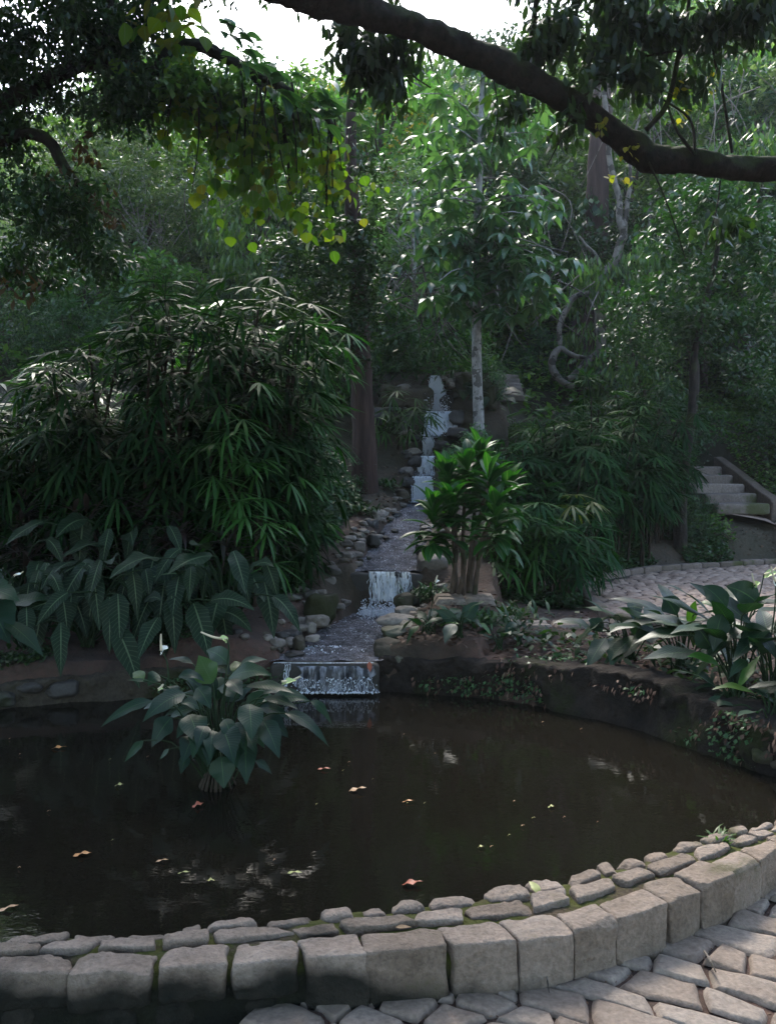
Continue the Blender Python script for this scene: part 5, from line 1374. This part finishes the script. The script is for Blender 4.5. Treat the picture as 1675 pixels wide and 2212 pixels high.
# the lily standing in the pond
def pond_lily():
    Y0 = 4.1
    root = np.array([at(470, 1660, Y0)[0], Y0, .02])
    t = thing('peace_lily', 'large peace lily with drooping dark leaves standing in the pond', 'peace lily', root)
    q = lambda x, y, Y: at(209.4 + x * .3229, 1308.6 + y * .3229, Y) - root
    ml, mg, ms_ = MB(), MB(), MB()
    LV = [  # base, tip, width, depth base, depth tip, bow, bright
        ((370, 640), (25, 815), 95, 4.0, 3.95, .05, 0), ((590, 590), (305, 780), 150, 3.95, 3.8, .05, 0), ((770, 520), (680, 335), 190, 4.2, 4.35, .0, 1),
        ((880, 390), (730, 300), 140, 4.3, 4.45, .03, 0), ((880, 490), (1165, 470), 150, 4.1, 4.0, .06, 0), ((1000, 540), (1320, 590), 95, 4.05, 3.9, .04, 0),
        ((880, 500), (975, 605), 110, 4.0, 3.9, .02, 0), ((1150, 640), (1420, 640), 140, 4.15, 4.1, .05, 0), ((1120, 620), (1345, 695), 80, 4.0, 3.9, .03, 0),
        ((1260, 720), (1550, 945), 95, 4.0, 3.9, .07, 0), ((1020, 660), (1035, 905), 175, 3.9, 3.75, .03, 0), ((1110, 770), (1220, 1025), 150, 3.9, 3.75, .03, 0),
        ((620, 730), (690, 955), 185, 3.95, 3.8, .03, 0), ((840, 830), (915, 1060), 190, 3.85, 3.7, .04, 0), ((985, 870), (1000, 1200), 160, 3.9, 3.8, .02, 0),
        ((830, 1010), (850, 1225), 175, 3.85, 3.8, .01, 0), ((500, 750), (365, 950), 150, 4.1, 4.05, .03, 0), ((310, 905), (185, 1048), 75, 4.05, 4.0, .01, 0),
        ((640, 390), (480, 362), 60, 4.4, 4.5, .03, 0), ((960, 395), (1140, 365), 70, 4.3, 4.4, .03, 0), ((310, 500), (240, 450), 90, 4.2, 4.3, .02, 1),
        ((670, 550), (760, 690), 130, 4.0, 3.9, .02, 0), ((545, 480), (720, 510), 85, 4.1, 4.1, .05, 0), ((350, 510), (205, 500), 35, 4.2, 4.2, .01, 0),
        ((1430, 640), (1570, 800), 65, 4.2, 4.15, .05, 0), ((900, 440), (1010, 400), 120, 4.3, 4.4, .03, 1), ((760, 430), (900, 470), 150, 4.35, 4.3, .06, 0),
        ((600, 640), (420, 560), 90, 4.2, 4.3, .03, 0), ((700, 700), (560, 660), 110, 4.15, 4.1, .04, 0), ((950, 620), (800, 560), 120, 4.1, 4.2, .05, 0), ((1000, 700), (1150, 600), 110, 4.2, 4.25, .05, 0),
        ((600, 1000), (560, 1130), 80, 4.05, 4.0, .01, 0), ((1060, 1040), (1170, 1130), 60, 4.0, 4.0, .02, 0), ((480, 960), (420, 1030), 45, 4.0, 4.0, .0, 0), ((420, 470), (340, 540), 120, 4.3, 4.25, .03, 0),
        ((700, 880), (740, 1080), 130, 4.0, 3.95, .02, 0), ((480, 540), (520, 660), 120, 4.2, 4.1, .03, 0), ((1230, 560), (1100, 600), 70, 4.1, 4.05, .02, 0)]
    for i in range(26):
        a_ = rng.uniform(0, 6.28); rr = rng.uniform(120, 330); bx, by = 800 + rr * math.cos(a_), 690 + rr * .55 * math.sin(a_) * (1.2 if math.sin(a_) > 0 else .8)
        l_ = rng.uniform(170, 240); aa = math.atan2(.75 * math.sin(a_) + .45, math.cos(a_))
        yy_ = 4.12 - .25 * math.sin(a_)
        LV.append(((bx, by), (bx + l_ * math.cos(aa), by + l_ * math.sin(aa) * .9), rng.uniform(90, 160), yy_, yy_ - .12 * math.sin(a_), .04, 0))
    ends = []
    for (b0, b1, w_, y0, y1, bow, br) in LV:
        a, c = q(*b0, y0), q(*b1, y1)
        up = b1[1] < b0[1] - 60
        leaf_path(mg if br else ml, a, c, w_ * .3229 / F * 4.0, bow, (0, -.9, .3) if up else (U(-.25, .25), -.55, .8), P_OVATE)
        ends.append(a)
    petioles(ms_, np.array([0, 0, .0]), ends)
    for i in range(30):      # roots and dead stalks at the foot
        a = U(0, 6.28); tube(ms_, [np.array([.05 * math.cos(a), .05 * math.sin(a), .16]), np.array([.1 * math.cos(a), .1 * math.sin(a), .05]), np.array([.12 * math.cos(a), .12 * math.sin(a), -.1])], [.006, .005, .004], 4, mi=1, cap=False)
    ml.build('foliage', M['lily'], t); mg.build('young_leaves', M['lily_bright'], t); ms_.build('leaf_stalks', [M['stem'], M['cane']], t)
    flower(t, q(480, 500, 4.15), q(428, 300, 4.2), s=.075)
    flower(t, q(870, 390, 4.2), q(868, 225, 4.25), s=.06, lean=(-2.2, -.5), petal='petal_green')
    flower(t, q(1180, 560, 4.05), q(1235, 510, 4.0), s=.05, lean=(1.8, -.6), petal='petal_green')
    flower(t, q(440, 620, 4.05), q(410, 560, 4.0), s=.03, lean=(.8, -.3), petal='petal_green')
pond_lily()

def lily_plant(name, label, cat, root, n, L, W, reach, h, mat='lily', group=None, az0=None, bright=.1, extra=(), prof=P_OVATE, flowers=()):
    root = np.asarray(root, float); t = thing(name, label, cat, root, group)
    ml, mg, ms_ = MB(), MB(), MB(); ends = []
    for i in range(n):
        a = U(0, 6.28) if az0 is None else U(*az0)
        r = reach * U(.25, 1.0); hh_ = h * (1.05 - .5 * r / reach) * U(.75, 1.1)
        e = np.array([r * math.cos(a), r * math.sin(a), hh_]); ends.append(e)
        l = L * U(.7, 1.15); pt = U(-.9, .5) - .4 * r / reach + .35
        tipv = e + np.array([math.cos(a) * math.cos(pt), math.sin(a) * math.cos(pt), math.sin(pt)]) * l
        leaf_path(mg if rng.random() < bright else ml, e, tipv, W * U(.8, 1.15), U(.02, .07), (U(-.3, .3), U(-.4, .1), 1), prof)
    for (b0, b1, w_, y0, y1, br) in extra:
        a, c = at(*b0, y0) - root, at(*b1, y1) - root; ends.append(a)
        up = b1[1] < b0[1] - 20
        leaf_path(mg if br else ml, a, c, w_, .04, (0, -.9, .3) if up else (0, -.5, .85), prof)
    petioles(ms_, np.zeros(3), ends, .0045)
    ml.build('foliage', M[mat], t)
    if mg.n: mg.build('young_leaves', M['lily_bright'], t)
    ms_.build('leaf_stalks', M['stem'], t)
    for bs_, tp, s_, ln, pt in flowers: flower(t, bs_, tp, s=s_, lean=ln, petal=pt)
    return t
def zl(x, y): return (1151.5 + x * .3125, 959.6 + y * .3125)      # right-hand zoom, 1320..1920 x 1100..1700
def rl(name, label, dx, dy, Y, n, L, W, reach, h, **k):
    r_ = at(dx, dy, Y); r_[2] = g1(r_[0], r_[1]) - .01
    return lily_plant(name, label, 'peace lily', r_, n, L, W, reach, h, group='peace lilies on the right bank', **k)
rl('peace_lily', 'tallest peace lily on the right bank, with a green spathe on a dark stalk', 1590, 1500, 5.05, 22, .36, .13, .30, .62,
   extra=[(zl(1330, 1130), zl(1165, 985), .14, 5.0, 5.1, 0), (zl(1560, 1110), zl(1330, 985), .17, 5.0, 5.0, 0), (zl(1230, 1420), zl(1110, 1260), .16, 4.9, 4.9, 0), (zl(1300, 1180), zl(1240, 1440), .13, 4.9, 4.85, 0), (zl(1610, 1280), zl(1430, 1370), .13, 4.8, 4.8, 0)],
   flowers=[(np.array([.1, 0, .5]), at(*zl(1592, 890), 5.0) - np.array([*at(1590, 1500, 5.05)[:2], g1(*at(1590, 1500, 5.05)[:2])]), .07, (1.2, -.4), 'petal_green'), (np.array([.0, 0, .5]), at(*zl(1530, 960), 5.0) - np.array([*at(1590, 1500, 5.05)[:2], g1(*at(1590, 1500, 5.05)[:2])]), .06, (-.3, 0), 'petal_green')])
rl('peace_lily', 'peace lily at the right frame edge with a white spathe', 1665, 1490, 4.9, 18, .36, .13, .3, .55, flowers=[(np.array([0, 0, .4]), np.array([-.0, -.05, .72]), .08, (-.3, 0), 'petal')])
rl('peace_lily', 'peace lily with a fuzzy grey upright leaf in front of the terrace', 1470, 1450, 5.5, 18, .34, .13, .3, .5,
   extra=[(zl(985, 1180), zl(890, 1065), .15, 5.45, 5.5, 0), (zl(1075, 1260), zl(1120, 1085), .07, 5.4, 5.4, 1), (zl(870, 1330), zl(685, 1350), .16, 5.3, 5.3, 0), (zl(1140, 1110), zl(1255, 1135), .07, 5.5, 5.4, 1)],
   flowers=[(np.array([-.05, 0, .3]), at(*zl(930, 1290), 5.3) - np.array([*at(1470, 1450, 5.5)[:2], g1(*at(1470, 1450, 5.5)[:2])]), .06, (.5, -.2), 'petal_green')])
rl('peace_lily', 'spreading peace lily at the left end of the right-hand lilies', 1360, 1430, 5.8, 18, .30, .12, .32, .36, extra=[(zl(470, 1300), zl(380, 1220), .11, 5.8, 5.85, 0), (zl(600, 1380), zl(480, 1420), .10, 5.7, 5.65, 0)])
rl('peace_lily', 'small peace lily rooted on the slope with arching narrow leaves near the water', 1585, 1560, 4.75, 12, .26, .06, .16, .25, extra=[(zl(1280, 1530), zl(1060, 1470), .09, 4.8, 4.75, 1), (zl(1480, 1500), zl(1350, 1620), .07, 4.7, 4.65, 0)])
rl('peace_lily', 'low peace lily hanging over the water at the right frame edge', 1665, 1600, 4.5, 12, .28, .07, .2, .26)
rl('peace_lily', 'young peace lily with upright leaves on the dirt bank right of the round boulder', 992, 1392, 6.0, 9, .20, .10, .11, .22, extra=[((1000, 1345), (1035, 1302), .11, 6.0, 6.05, 0), ((985, 1350), (940, 1320), .09, 6.0, 6.0, 0)])
rl('peace_lily', 'dark low peace lily beside the big round boulder', 925, 1380, 6.1, 9, .18, .08, .12, .14, flowers=[(np.array([0, 0, .1]), np.array([.05, .05, .38]), .045, (.4, 0), 'petal')])
rl('peace_lily', 'thin peace lily sprout in the middle of the dirt bank', 1080, 1385, 6.0, 7, .15, .07, .11, .15, bright=.3)
rl('peace_lily', 'peace lily sprout nearest the flagstones', 1120, 1370, 6.1, 6, .14, .07, .09, .14, bright=.3)
# scrub of small dull leaves on the right bank slope
cover('undergrowth', 'small dull leaves crowding the slope above the right water edge', 'undergrowth', region(700, .9, 3.0, 4.5, 6.6, lambda x, y: (poly_sd(x, y, POND) > .3) & (poly_sd(x, y, POND) < 1.0)), 'dark_leaf', .10, .04, hz=.07)
cover('undergrowth', 'green sprigs along the mossy right bank', 'undergrowth', region(900, .6, 3.0, 4.2, 6.3, lambda x, y: (poly_sd(x, y, POND) > .14) & (poly_sd(x, y, POND) < .4), 3), 'ivy', .045, .025, hz=.03)
cover('undergrowth', 'green sprigs along the left pond ledge', 'undergrowth', region(1500, -3.4, -.9, 5.2, 6.2, lambda x, y: (poly_sd(x, y, POND) > .14) & (poly_sd(x, y, POND) < .5), 2), 'ivy', .045, .025, hz=.03)

for k, (x_, y_, lab) in enumerate([(.75, 6.35, 'low ferny tuft on the earth mound right of the lower stream'), (.4, 7.45, 'low ferny tuft at the foot of the broad-leaved shrub'), (1.05, 7.3, 'low dark tuft between the broad-leaved shrub and the flagstones'), (-.95, 7.3, 'low tuft above the tan cobbles on the left bank'), (-.35, 9.6, 'low tuft on the dirt left of the upper stream'), (-.1, 10.9, 'low tuft beside the foot of the reddish trunk')]):
    r_ = gpt(x_, y_); t = thing('tuft', lab, 'tuft', r_); ml = MB(); n_ = 150
    arc_leaves(ml, rng.normal(size=(n_, 3)) * np.array([.12, .10, .02]) + np.array([0, 0, .02]), U(0, 6.28, n_), U(.1, 1.4, n_), U(.6, 1.6, n_), U(.08, .2, n_), U(.015, .04, n_), P_OVATE[::2]); ml.build('foliage', M['ivy'], t)

def bank_face(name, label, cat, n, i0, i1, zr, mat, L, W, p, clump):
    mb = MB(); q = U(i0, i1, n); P = np.stack([np.interp(q, np.arange(len(POND)), POND[:, c]) for c in range(2)], -1)
    o_ = P - np.array([-.9, 4.3]); o_ /= np.linalg.norm(o_, axis=1)[:, None]
    z = U(.12, zr, n); ok = vnoise(np.stack([q * .35, z * 6, 0 * z], -1), 1, 5) > clump
    P3 = np.concatenate([P + o_ * U(-.03, .05, n)[:, None] + o_ * (.3 * np.maximum(0, z - .3))[:, None], z[:, None]], 1)[ok]; m_ = len(P3)
    arc_leaves(mb, P3, np.arctan2(-o_[ok][:, 1], -o_[ok][:, 0]) + U(-1, 1, m_), U(p[0], p[1], m_), U(.3, 1.3, m_), U(.6, 1.3, m_) * L, U(.7, 1.2, m_) * W, P_LEAF, roll=rng.normal(0, .5, m_))
    tag(mb.build(name, M[mat]), label, cat, kind='stuff')
bank_face('undergrowth', 'tiny dark creepers clinging to the right pond bank', 'undergrowth', 2600, 27, 51, .38, 'ivy', .035, .022, (-1, .6), .1)
bank_face('leaf_litter', 'dead leaves caught on the face of the right pond bank', 'leaf litter', 900, 26, 51, .38, 'litter', .04, .02, (-1.2, .1), -.1)
bank_face('undergrowth', 'tiny dark creepers clinging to the left pond ledge', 'undergrowth', 2200, 4, 20, .28, 'ivy', .035, .022, (-1, .6), .1)

# zebra-veined plants hanging over the left bank
def zebra(label, dx, dy, Y, n, group, span=.5, h=.62):
    r_ = at(dx, dy, Y); r_[2] = g1(r_[0], r_[1]) - .01
    t = thing('zebra_plant', label, 'zebra plant', r_, group); ml, ms_ = MB(), MB(); ends = []
    for i in range(n):
        x = U(-span, span); hz = U(.35, 1.05) * h; y = U(-.45, .25)
        e = np.array([x, y, hz]); a = -1.57 + (x / span) * .9 + U(-.5, .5); pt = U(-1.45, -.7) if rng.random() < .7 else U(-.5, .2)
        l = U(.26, .46)
        tp = e + np.array([math.cos(a) * math.cos(pt), math.sin(a) * math.cos(pt), math.sin(pt)]) * l
        leaf_path(ml, e, tp, l * U(.32, .42), U(.04, .10), (U(-.3, .3), -.7, .7), P_LANCE, .2, wave=.25, n=12); ends.append(e)
    petioles(ms_, np.zeros(3), ends, .006)
    ml.build('foliage', M['zebra'], t); ms_.build('leaf_stalks', M['stem'], t)
ZG = 'zebra-veined plants along the left bank'
zebra('zebra-veined plant with the palest midribs in the middle of the left bank', 190, 1440, 6.15, 22, ZG)
zebra('zebra-veined plant hanging lowest, left of the flowering pond lily', 340, 1430, 6.2, 22, ZG)
zebra('zebra-veined plant next to the stone pile', 490, 1420, 6.3, 18, ZG, .42)
zebra('zebra-veined plant near the left frame edge', 60, 1450, 6.1, 20, ZG)
zebra('taller zebra-veined plant behind the others on the left bank', 270, 1380, 6.7, 22, ZG, .7, .85)
zebra('dim zebra-veined plant behind at the left frame edge', 20, 1390, 6.8, 18, ZG, .6, .8)
# narrow dark reddish leaves above them
for k, (dx, Y, lab) in enumerate([(60, 7.0, 'narrow dark reddish cordyline near the left frame edge'), (210, 7.0, 'narrow dark reddish cordyline above the palest zebra plant'), (350, 7.0, 'narrow dark reddish cordyline above the lowest hanging zebra leaves'), (480, 7.0, 'narrow dark reddish cordyline right of the others under the palms'), (130, 7.3, 'taller dark reddish cordyline in the shade of the left palms')]):
    r_ = at(dx, 1300, Y); r_[2] = g1(r_[0], r_[1]) - .01
    t = thing('cordyline', lab, 'cordyline', r_, 'dark cordylines under the left palms'); ms_, ml = MB(), MB()
    for i in range(9):
        b0 = np.array([U(-.3, .3), U(-.25, .25), 0]); tp = b0 + np.array([U(-.15, .15), U(-.2, .1), U(.45, .95)])
        tube(ms_, [b0, (b0 + tp) / 2 + rng.normal(size=3) * .02, tp], [.012, .01, .008], 5)
        n_ = 16
        arc_leaves(ml, tp + rng.normal(size=(n_, 3)) * .03 - np.stack([0 * U(0, 1, n_), 0 * U(0, 1, n_), U(0, .2, n_)], -1), U(0, 6.28, n_), U(-.1, 1.3, n_), U(.4, 1.2, n_), U(.2, .34, n_), U(.035, .05, n_), P_LANCE, fold=.3, cols=3)
    ms_.build('stem', M['cane'], t); ml.build('foliage', M['red_leaf'], t)

# broad-leaved shrub in front of the cascade
def corn_plant():
    r_ = on_ground(1005, 1290, 6.5)
    t = thing('broad_leaved_shrub', 'broad-leaved shrub with glossy strap leaf rosettes on bare stems in front of the cascade', 'shrub', r_)
    Y0 = r_[1]; ms_, ml = MB(), MB()
    stems = [((985, 1285), (978, 1150), (965, 1040), 0), ((1000, 1290), (1000, 1140), (1010, 1010), .1), ((1012, 1290), (1030, 1150), (1055, 1040), -.1), ((1020, 1288), (1050, 1150), (1095, 1060), .1), ((1008, 1290), (1022, 1130), (1035, 990), .25), ((975, 1285), (985, 1180), (975, 1100), -.2), ((1025, 1285), (1040, 1170), (1070, 1110), -.25), ((990, 1285), (1000, 1200), (935, 1110), -.25)]
    for a, b_, c, o in stems:
        P = [at(*a, Y0 + o * .3) - r_, at(*b_, Y0 + o) - r_, at(*c, Y0 + o * 1.5) - r_]
        tube(ms_, P, [.022, .017, .013], 8, rough=.12, smooth_n=16)
        top = P[2]
        n_ = 44
        z0 = U(-.28, .04, n_); az = U(0, 6.28, n_)
        p0 = np.interp(z0, [-.28, .04], [-.2, 1.35]) + U(-.25, .25, n_)
        pos = np.stack([top[0] + 0 * z0, top[1] + 0 * z0, top[2] + z0], -1)
        arc_leaves(ml, pos, az, p0, U(.5, 1.1, n_), U(.19, .31, n_), U(.075, .105, n_), [.3, .45, .75, 1, 1, .85, .5, .04], fold=.35, cols=3)
    ms_.build('stem', M['stem_brown'], t); ml.build('foliage', M['cordyline'], t)
corn_plant()

# big leaves at the left frame edge above the pond ledge
r_ = at(-30, 1440, 5.75); r_[2] = g1(r_[0], r_[1])
lily_plant('peace_lily', 'large smooth leaves with a white flower entering at the left frame edge', 'peace lily', r_, 10, .38, .18, .25, .5, extra=[((-40, 1270), (42, 1300), .2, 5.7, 5.6, 0), ((-30, 1300), (20, 1390), .28, 5.7, 5.6, 0)], flowers=[(np.array([0, 0, .3]), at(30, 1243, 5.7) - r_, .05, (1.3, -.6), 'petal')])
# arum-like clumps by the upper steps and the slim trunk
for dx, dy, lab, mt, n_ in [(1100, 800, 'pale spathe plant growing above the small reddish steps', 'lily_bright', 16), (1005, 885, 'dark big-leaved plant between the cascade and the slim trunk', 'lily', 18), (1060, 890, 'dark big-leaved plant just right of the slim trunk', 'lily', 14)]:
    r_ = on_ground(dx, dy, 11)
    lily_plant('arum', lab, 'arum', r_, n_, .32, .14, .3, .38, mat=mt)
# large blue-grey single fan
r_ = on_ground(1110, 935, 9)
t = thing('fan_palm', 'single round bluish palm fan right of the slim trunk', 'palm', r_); ml = MB()
cpos = at(1085, 905, r_[1] - .6) - r_; k = 26
dl = np.linspace(-1.7, 1.7, k); a2, p2 = axisang(np.full(k, .2), np.full(k, .5), dl)
arc_leaves(ml, np.repeat(cpos[None], k, 0), a2, p2, .3, .48, .05, P_LANCE, cols=2); arc_leaves(ml, [cpos * 0], math.atan2(cpos[1], cpos[0]), 1.0, .3, np.linalg.norm(cpos), .012, [1, 1, 1])
tube(ml, [cpos * 0, cpos * .5 + np.array([0, 0, .1]), cpos], [.01, .008, .006], 5)
ml.build('foliage', M['blue_leaf'], t)
# ferny tuft over the lip of the cascade
for dx, dy, lab in [(945, 770, 'grassy spiky tuft above the lip of the cascade'), (915, 800, 'bright ferny tuft at the left of the cascade lip')]:
    r_ = on_ground(dx, dy + 30, 12); t = thing('tuft', lab, 'tuft', r_); ml = MB(); n_ = 200
    p_ = rng.normal(size=(n_, 3)) * np.array([.25, .2, .15]) + np.array([0, 0, .3])
    arc_leaves(ml, p_, U(0, 6.28, n_), U(.0, 1.4, n_), U(.8, 1.8, n_), U(.2, .38, n_), U(.02, .035, n_), P_LONG); ml.build('foliage', M['ivy'], t)

# ---- hanging thin roots and bare twigs in the forest
for i, (x, y0, y1, Y_) in enumerate([(905, 610, 720, 12.9), (935, 600, 760, 13.0), (975, 620, 790, 13.0), (1135, 560, 700, 14.0), (1225, 600, 700, 14.5), (500, 270, 460, 15), (880, 560, 690, 12.8), (1160, 420, 560, 15), (1420, 180, 330, 16), (1370, 60, 220, 16), (1340, 130, 330, 15.5), (1560, 150, 330, 16), (540, 330, 440, 14)]):
    P0 = at(x, y0, Y_); P1 = at(x + U(-30, 30), y1, Y_)
    t = thing('bare_twigs', f'thin pale bare twigs {where(P0[0], P0[1])}', 'twigs', (P1[0], P1[1], P1[2])); mb = MB()
    t['label'] = ['thin bare twigs hanging left of the cascade top', 'arching bare twigs just above the cascade lip', 'tangled bare twigs between the cascade top and the slim trunk', 'bare twigs right of the slim trunk at mid height', 'thin bare stems left of the thick reddish trunk, low', 'pale forked twigs seen below the lime vine', 'short bare twigs highest above the left side of the cascade',
                  'bare pale stem left of the thick reddish trunk, above the others', 'pale twigs under the limb right of its bend', 'bare twigs above the limb near its bend', 'crossing pale twigs just left of the limb bend', 'pale twigs at the upper right above the limb', 'small pale twigs between hanging lime leaves'][i]
    for j in range(7):
        a = P0 + rng.normal(size=3) * np.array([.3, .3, .2]) - P1; c = rng.normal(size=3) * np.array([.5, .3, .3])
        tube(mb, catmull([a, (a + c) / 2 + rng.normal(size=3) * .25, c], 10), np.linspace(.014, .006, 10), 4, cap=False)
    mb.build('twig', M['bark_liana'], t)

# ---- floating leaves
def floating(label, dx, dy, L, W, az, mat, curl=.3):
    Yw = (EYE - .104) * F / (dy - HY); p = np.array([(dx - CX) / F * Yw, Yw, .104])
    mb = MB(); d = np.array([math.cos(az), math.sin(az), 0]) * L / 2
    leaf_path(mb, -d, d + np.array([0, 0, curl * .02]), W, .008, (0, .02, 1), P_OVATE, .25, wave=.4, n=8)
    o = mb.build('floating_leaf', M[mat]); o.location = [float(a) for a in p]
    return tag(o, label, 'leaf')
m, n, b = nt('rust_leaf'); b.inputs['Base Color'].default_value = (.36, .085, .04, 1); b.inputs['Roughness'].default_value = .5; M['rust'] = m
m, n, b = nt('tan_leaf'); b.inputs['Base Color'].default_value = (.42, .24, .12, 1); b.inputs['Roughness'].default_value = .5; M['tan'] = m
m, n, b = nt('orange_leaf'); b.inputs['Base Color'].default_value = (.38, .16, .03, 1); b.inputs['Roughness'].default_value = .5; M['orange'] = m
m, n, b = nt('straw_leaf'); b.inputs['Base Color'].default_value = (.36, .36, .12, 1); b.inputs['Roughness'].default_value = .5; M['straw'] = m
for a in [('rust-pink curled leaf floating in the middle of the pond', 772, 1710, .085, .032, .05, 'tan', .9), ('bright rust leaf floating left of the pond middle', 428, 1742, .055, .04, .5, 'rust', .5), ('small orange leaf floating right of the rust-pink one', 882, 1733, .06, .014, .1, 'orange'),
          ('large rust leaf floating near the wall', 890, 1912, .075, .03, .05, 'rust', .6), ('yellow-green leaf floating near the wall', 636, 1890, .062, .02, -.3, 'straw', .6), ('small yellow leaf floating left of the lily', 258, 1698, .045, .026, .2, 'straw'),
          ('orange leaf floating at the far left of the pond', 128, 1617, .08, .03, .3, 'orange'), ('dull orange leaf floating low on the left', 178, 1848, .07, .03, .3, 'orange'), ('pale yellow leaf floating below the lily', 455, 1905, .035, .018, -.4, 'straw'),
          ('thin yellow leaf floating above the pale yellow one', 398, 1888, .05, .01, 0, 'straw'), ('tan leaf floating at the left frame edge near the wall', 18, 1965, .07, .02, .6, 'tan'), ('small dull leaf floating right of the rust leaf', 350, 1862, .05, .012, .2, 'tan'),
          ('tiny green leaf floating on the right half', 1190, 1745, .03, .02, 0, 'straw'), ('tiny yellow-green leaf floating near the bright reflection', 1038, 1832, .025, .014, 0, 'straw'), ('thin brown leaf floating in front of the weir', 700, 1663, .07, .02, 0, 'rust')]:
    floating(*a)
for i in range(26):
    dx, dy = U(10, 1500), U(1560, 1900)
    yw = (EYE - .104) * F / (dy - HY)
    if poly_sd(np.array([(dx - CX) / F * yw]), np.array([yw]), POND)[0] > -.15: continue
    o = floating('tiny pale speck of leaf drifting on the dark pond', dx, dy, U(.008, .018), U(.004, .009), U(-.6, .6), ['straw', 'tan', 'tan'][i % 3]); o['group'] = 'tiny specks on the pond'
o = block('fallen_leaf', 'orange leaf stuck upright at the right end of the weir', 'leaf', -.115, -.10, 5.84, 5.845, .2, .21, M['orange'])
bpy.data.objects.remove(o)
mb = MB(); leaf_path(mb, at(797, 1430, 5.83), at(799, 1453, 5.82), .035, .0, (0, -1, .1)); tag(mb.build('fallen_leaf', M['rust']), 'orange leaf caught at the right end of the weir', 'leaf')
mb = MB(); a = WP(np.array([np.interp(.62, FR[:, 0], FL)]), np.array([.8]), np.array([.21]))[0]
leaf_path(mb, a, a + np.array([-.03, .05, .02]), .03, .01); tag(mb.build('fallen_leaf', M['straw']), 'yellow-green leaf lying on the moss of the wall', 'leaf')
mb = MB(); a = WP(np.array([np.interp(.06, FR[:, 0], FL)]), np.array([.5]), np.array([.215]))[0]
leaf_path(mb, a, a + np.array([.05, .0, .0]), .012, .004); tag(mb.build('fallen_leaf', M['tan']), 'small curled tan leaf on top of the wall near its middle', 'leaf')

# grass tuft on the wall
a = WP(np.array([np.interp(1.42, FR[:, 0], FL)]), np.array([.85]), np.array([.19]))[0]
t = thing('grass_tuft', 'small ferny grass tuft growing from the mossy top of the wall', 'grass tuft', a); ml = MB(); n_ = 44
arc_leaves(ml, rng.normal(size=(n_, 3)) * np.array([.02, .015, .004]), U(0, 6.28, n_), U(.1, 1.2, n_), U(.6, 1.5, n_), U(.05, .12, n_), U(.006, .012, n_), P_LONG); ml.build('blades', M['lily_bright'], t)
# twigs on the paving
for lab, p0, p1, r_ in [('thin dry twig lying along the foot of the wall', (1040, 2112), (1170, 2085), .0035), ('short dry twig lying on the paving near the wall', (1255, 2075), (1310, 2060), .006), ('curved dry twig lying across the paving stones at the right', (1520, 2060), (1545, 2105), .004), ('thin bent twig in a paving joint', (1180, 2110), (1185, 2150), .003)]:
    g2 = lambda d: np.array([(d[0] - CX) / F * (EYE - .035) * F / (d[1] - HY), (EYE - .035) * F / (d[1] - HY), .042])
    a, c = g2(p0), g2(p1); mb = MB(); tube(mb, [a, (a + c) / 2 + np.array([.0, .012, .006]), c], [r_, r_, r_ * .6], 6, smooth_n=10, rough=.2); tag(mb.build('twig', M['bark_liana']), lab, 'twig')

# unseen trees added round the viewer to shade near ground and darken the pond
for kd, x, y, s, lab in [('dark', -5.0, -1.5, 1.5, 'unseen dark tree added for shade behind the viewer on the left'), ('mid', 4.6, -2.6, 1.6, 'unseen tree added for shade behind the viewer on the right'), ('dark', .5, -5.5, 1.7, 'unseen dark tree added for shade directly behind the viewer'), ('mid', -6.6, 3.0, 1.35, 'unseen tree added for shade beside the pond, out to the left'), ('dark', 6.2, 1.5, 1.3, 'unseen tree added for shade beside the path, out to the right')]:
    dup(PR[kd], (x, y, -.1), U(0, 6), (s, s, s), lab)

make_haze()
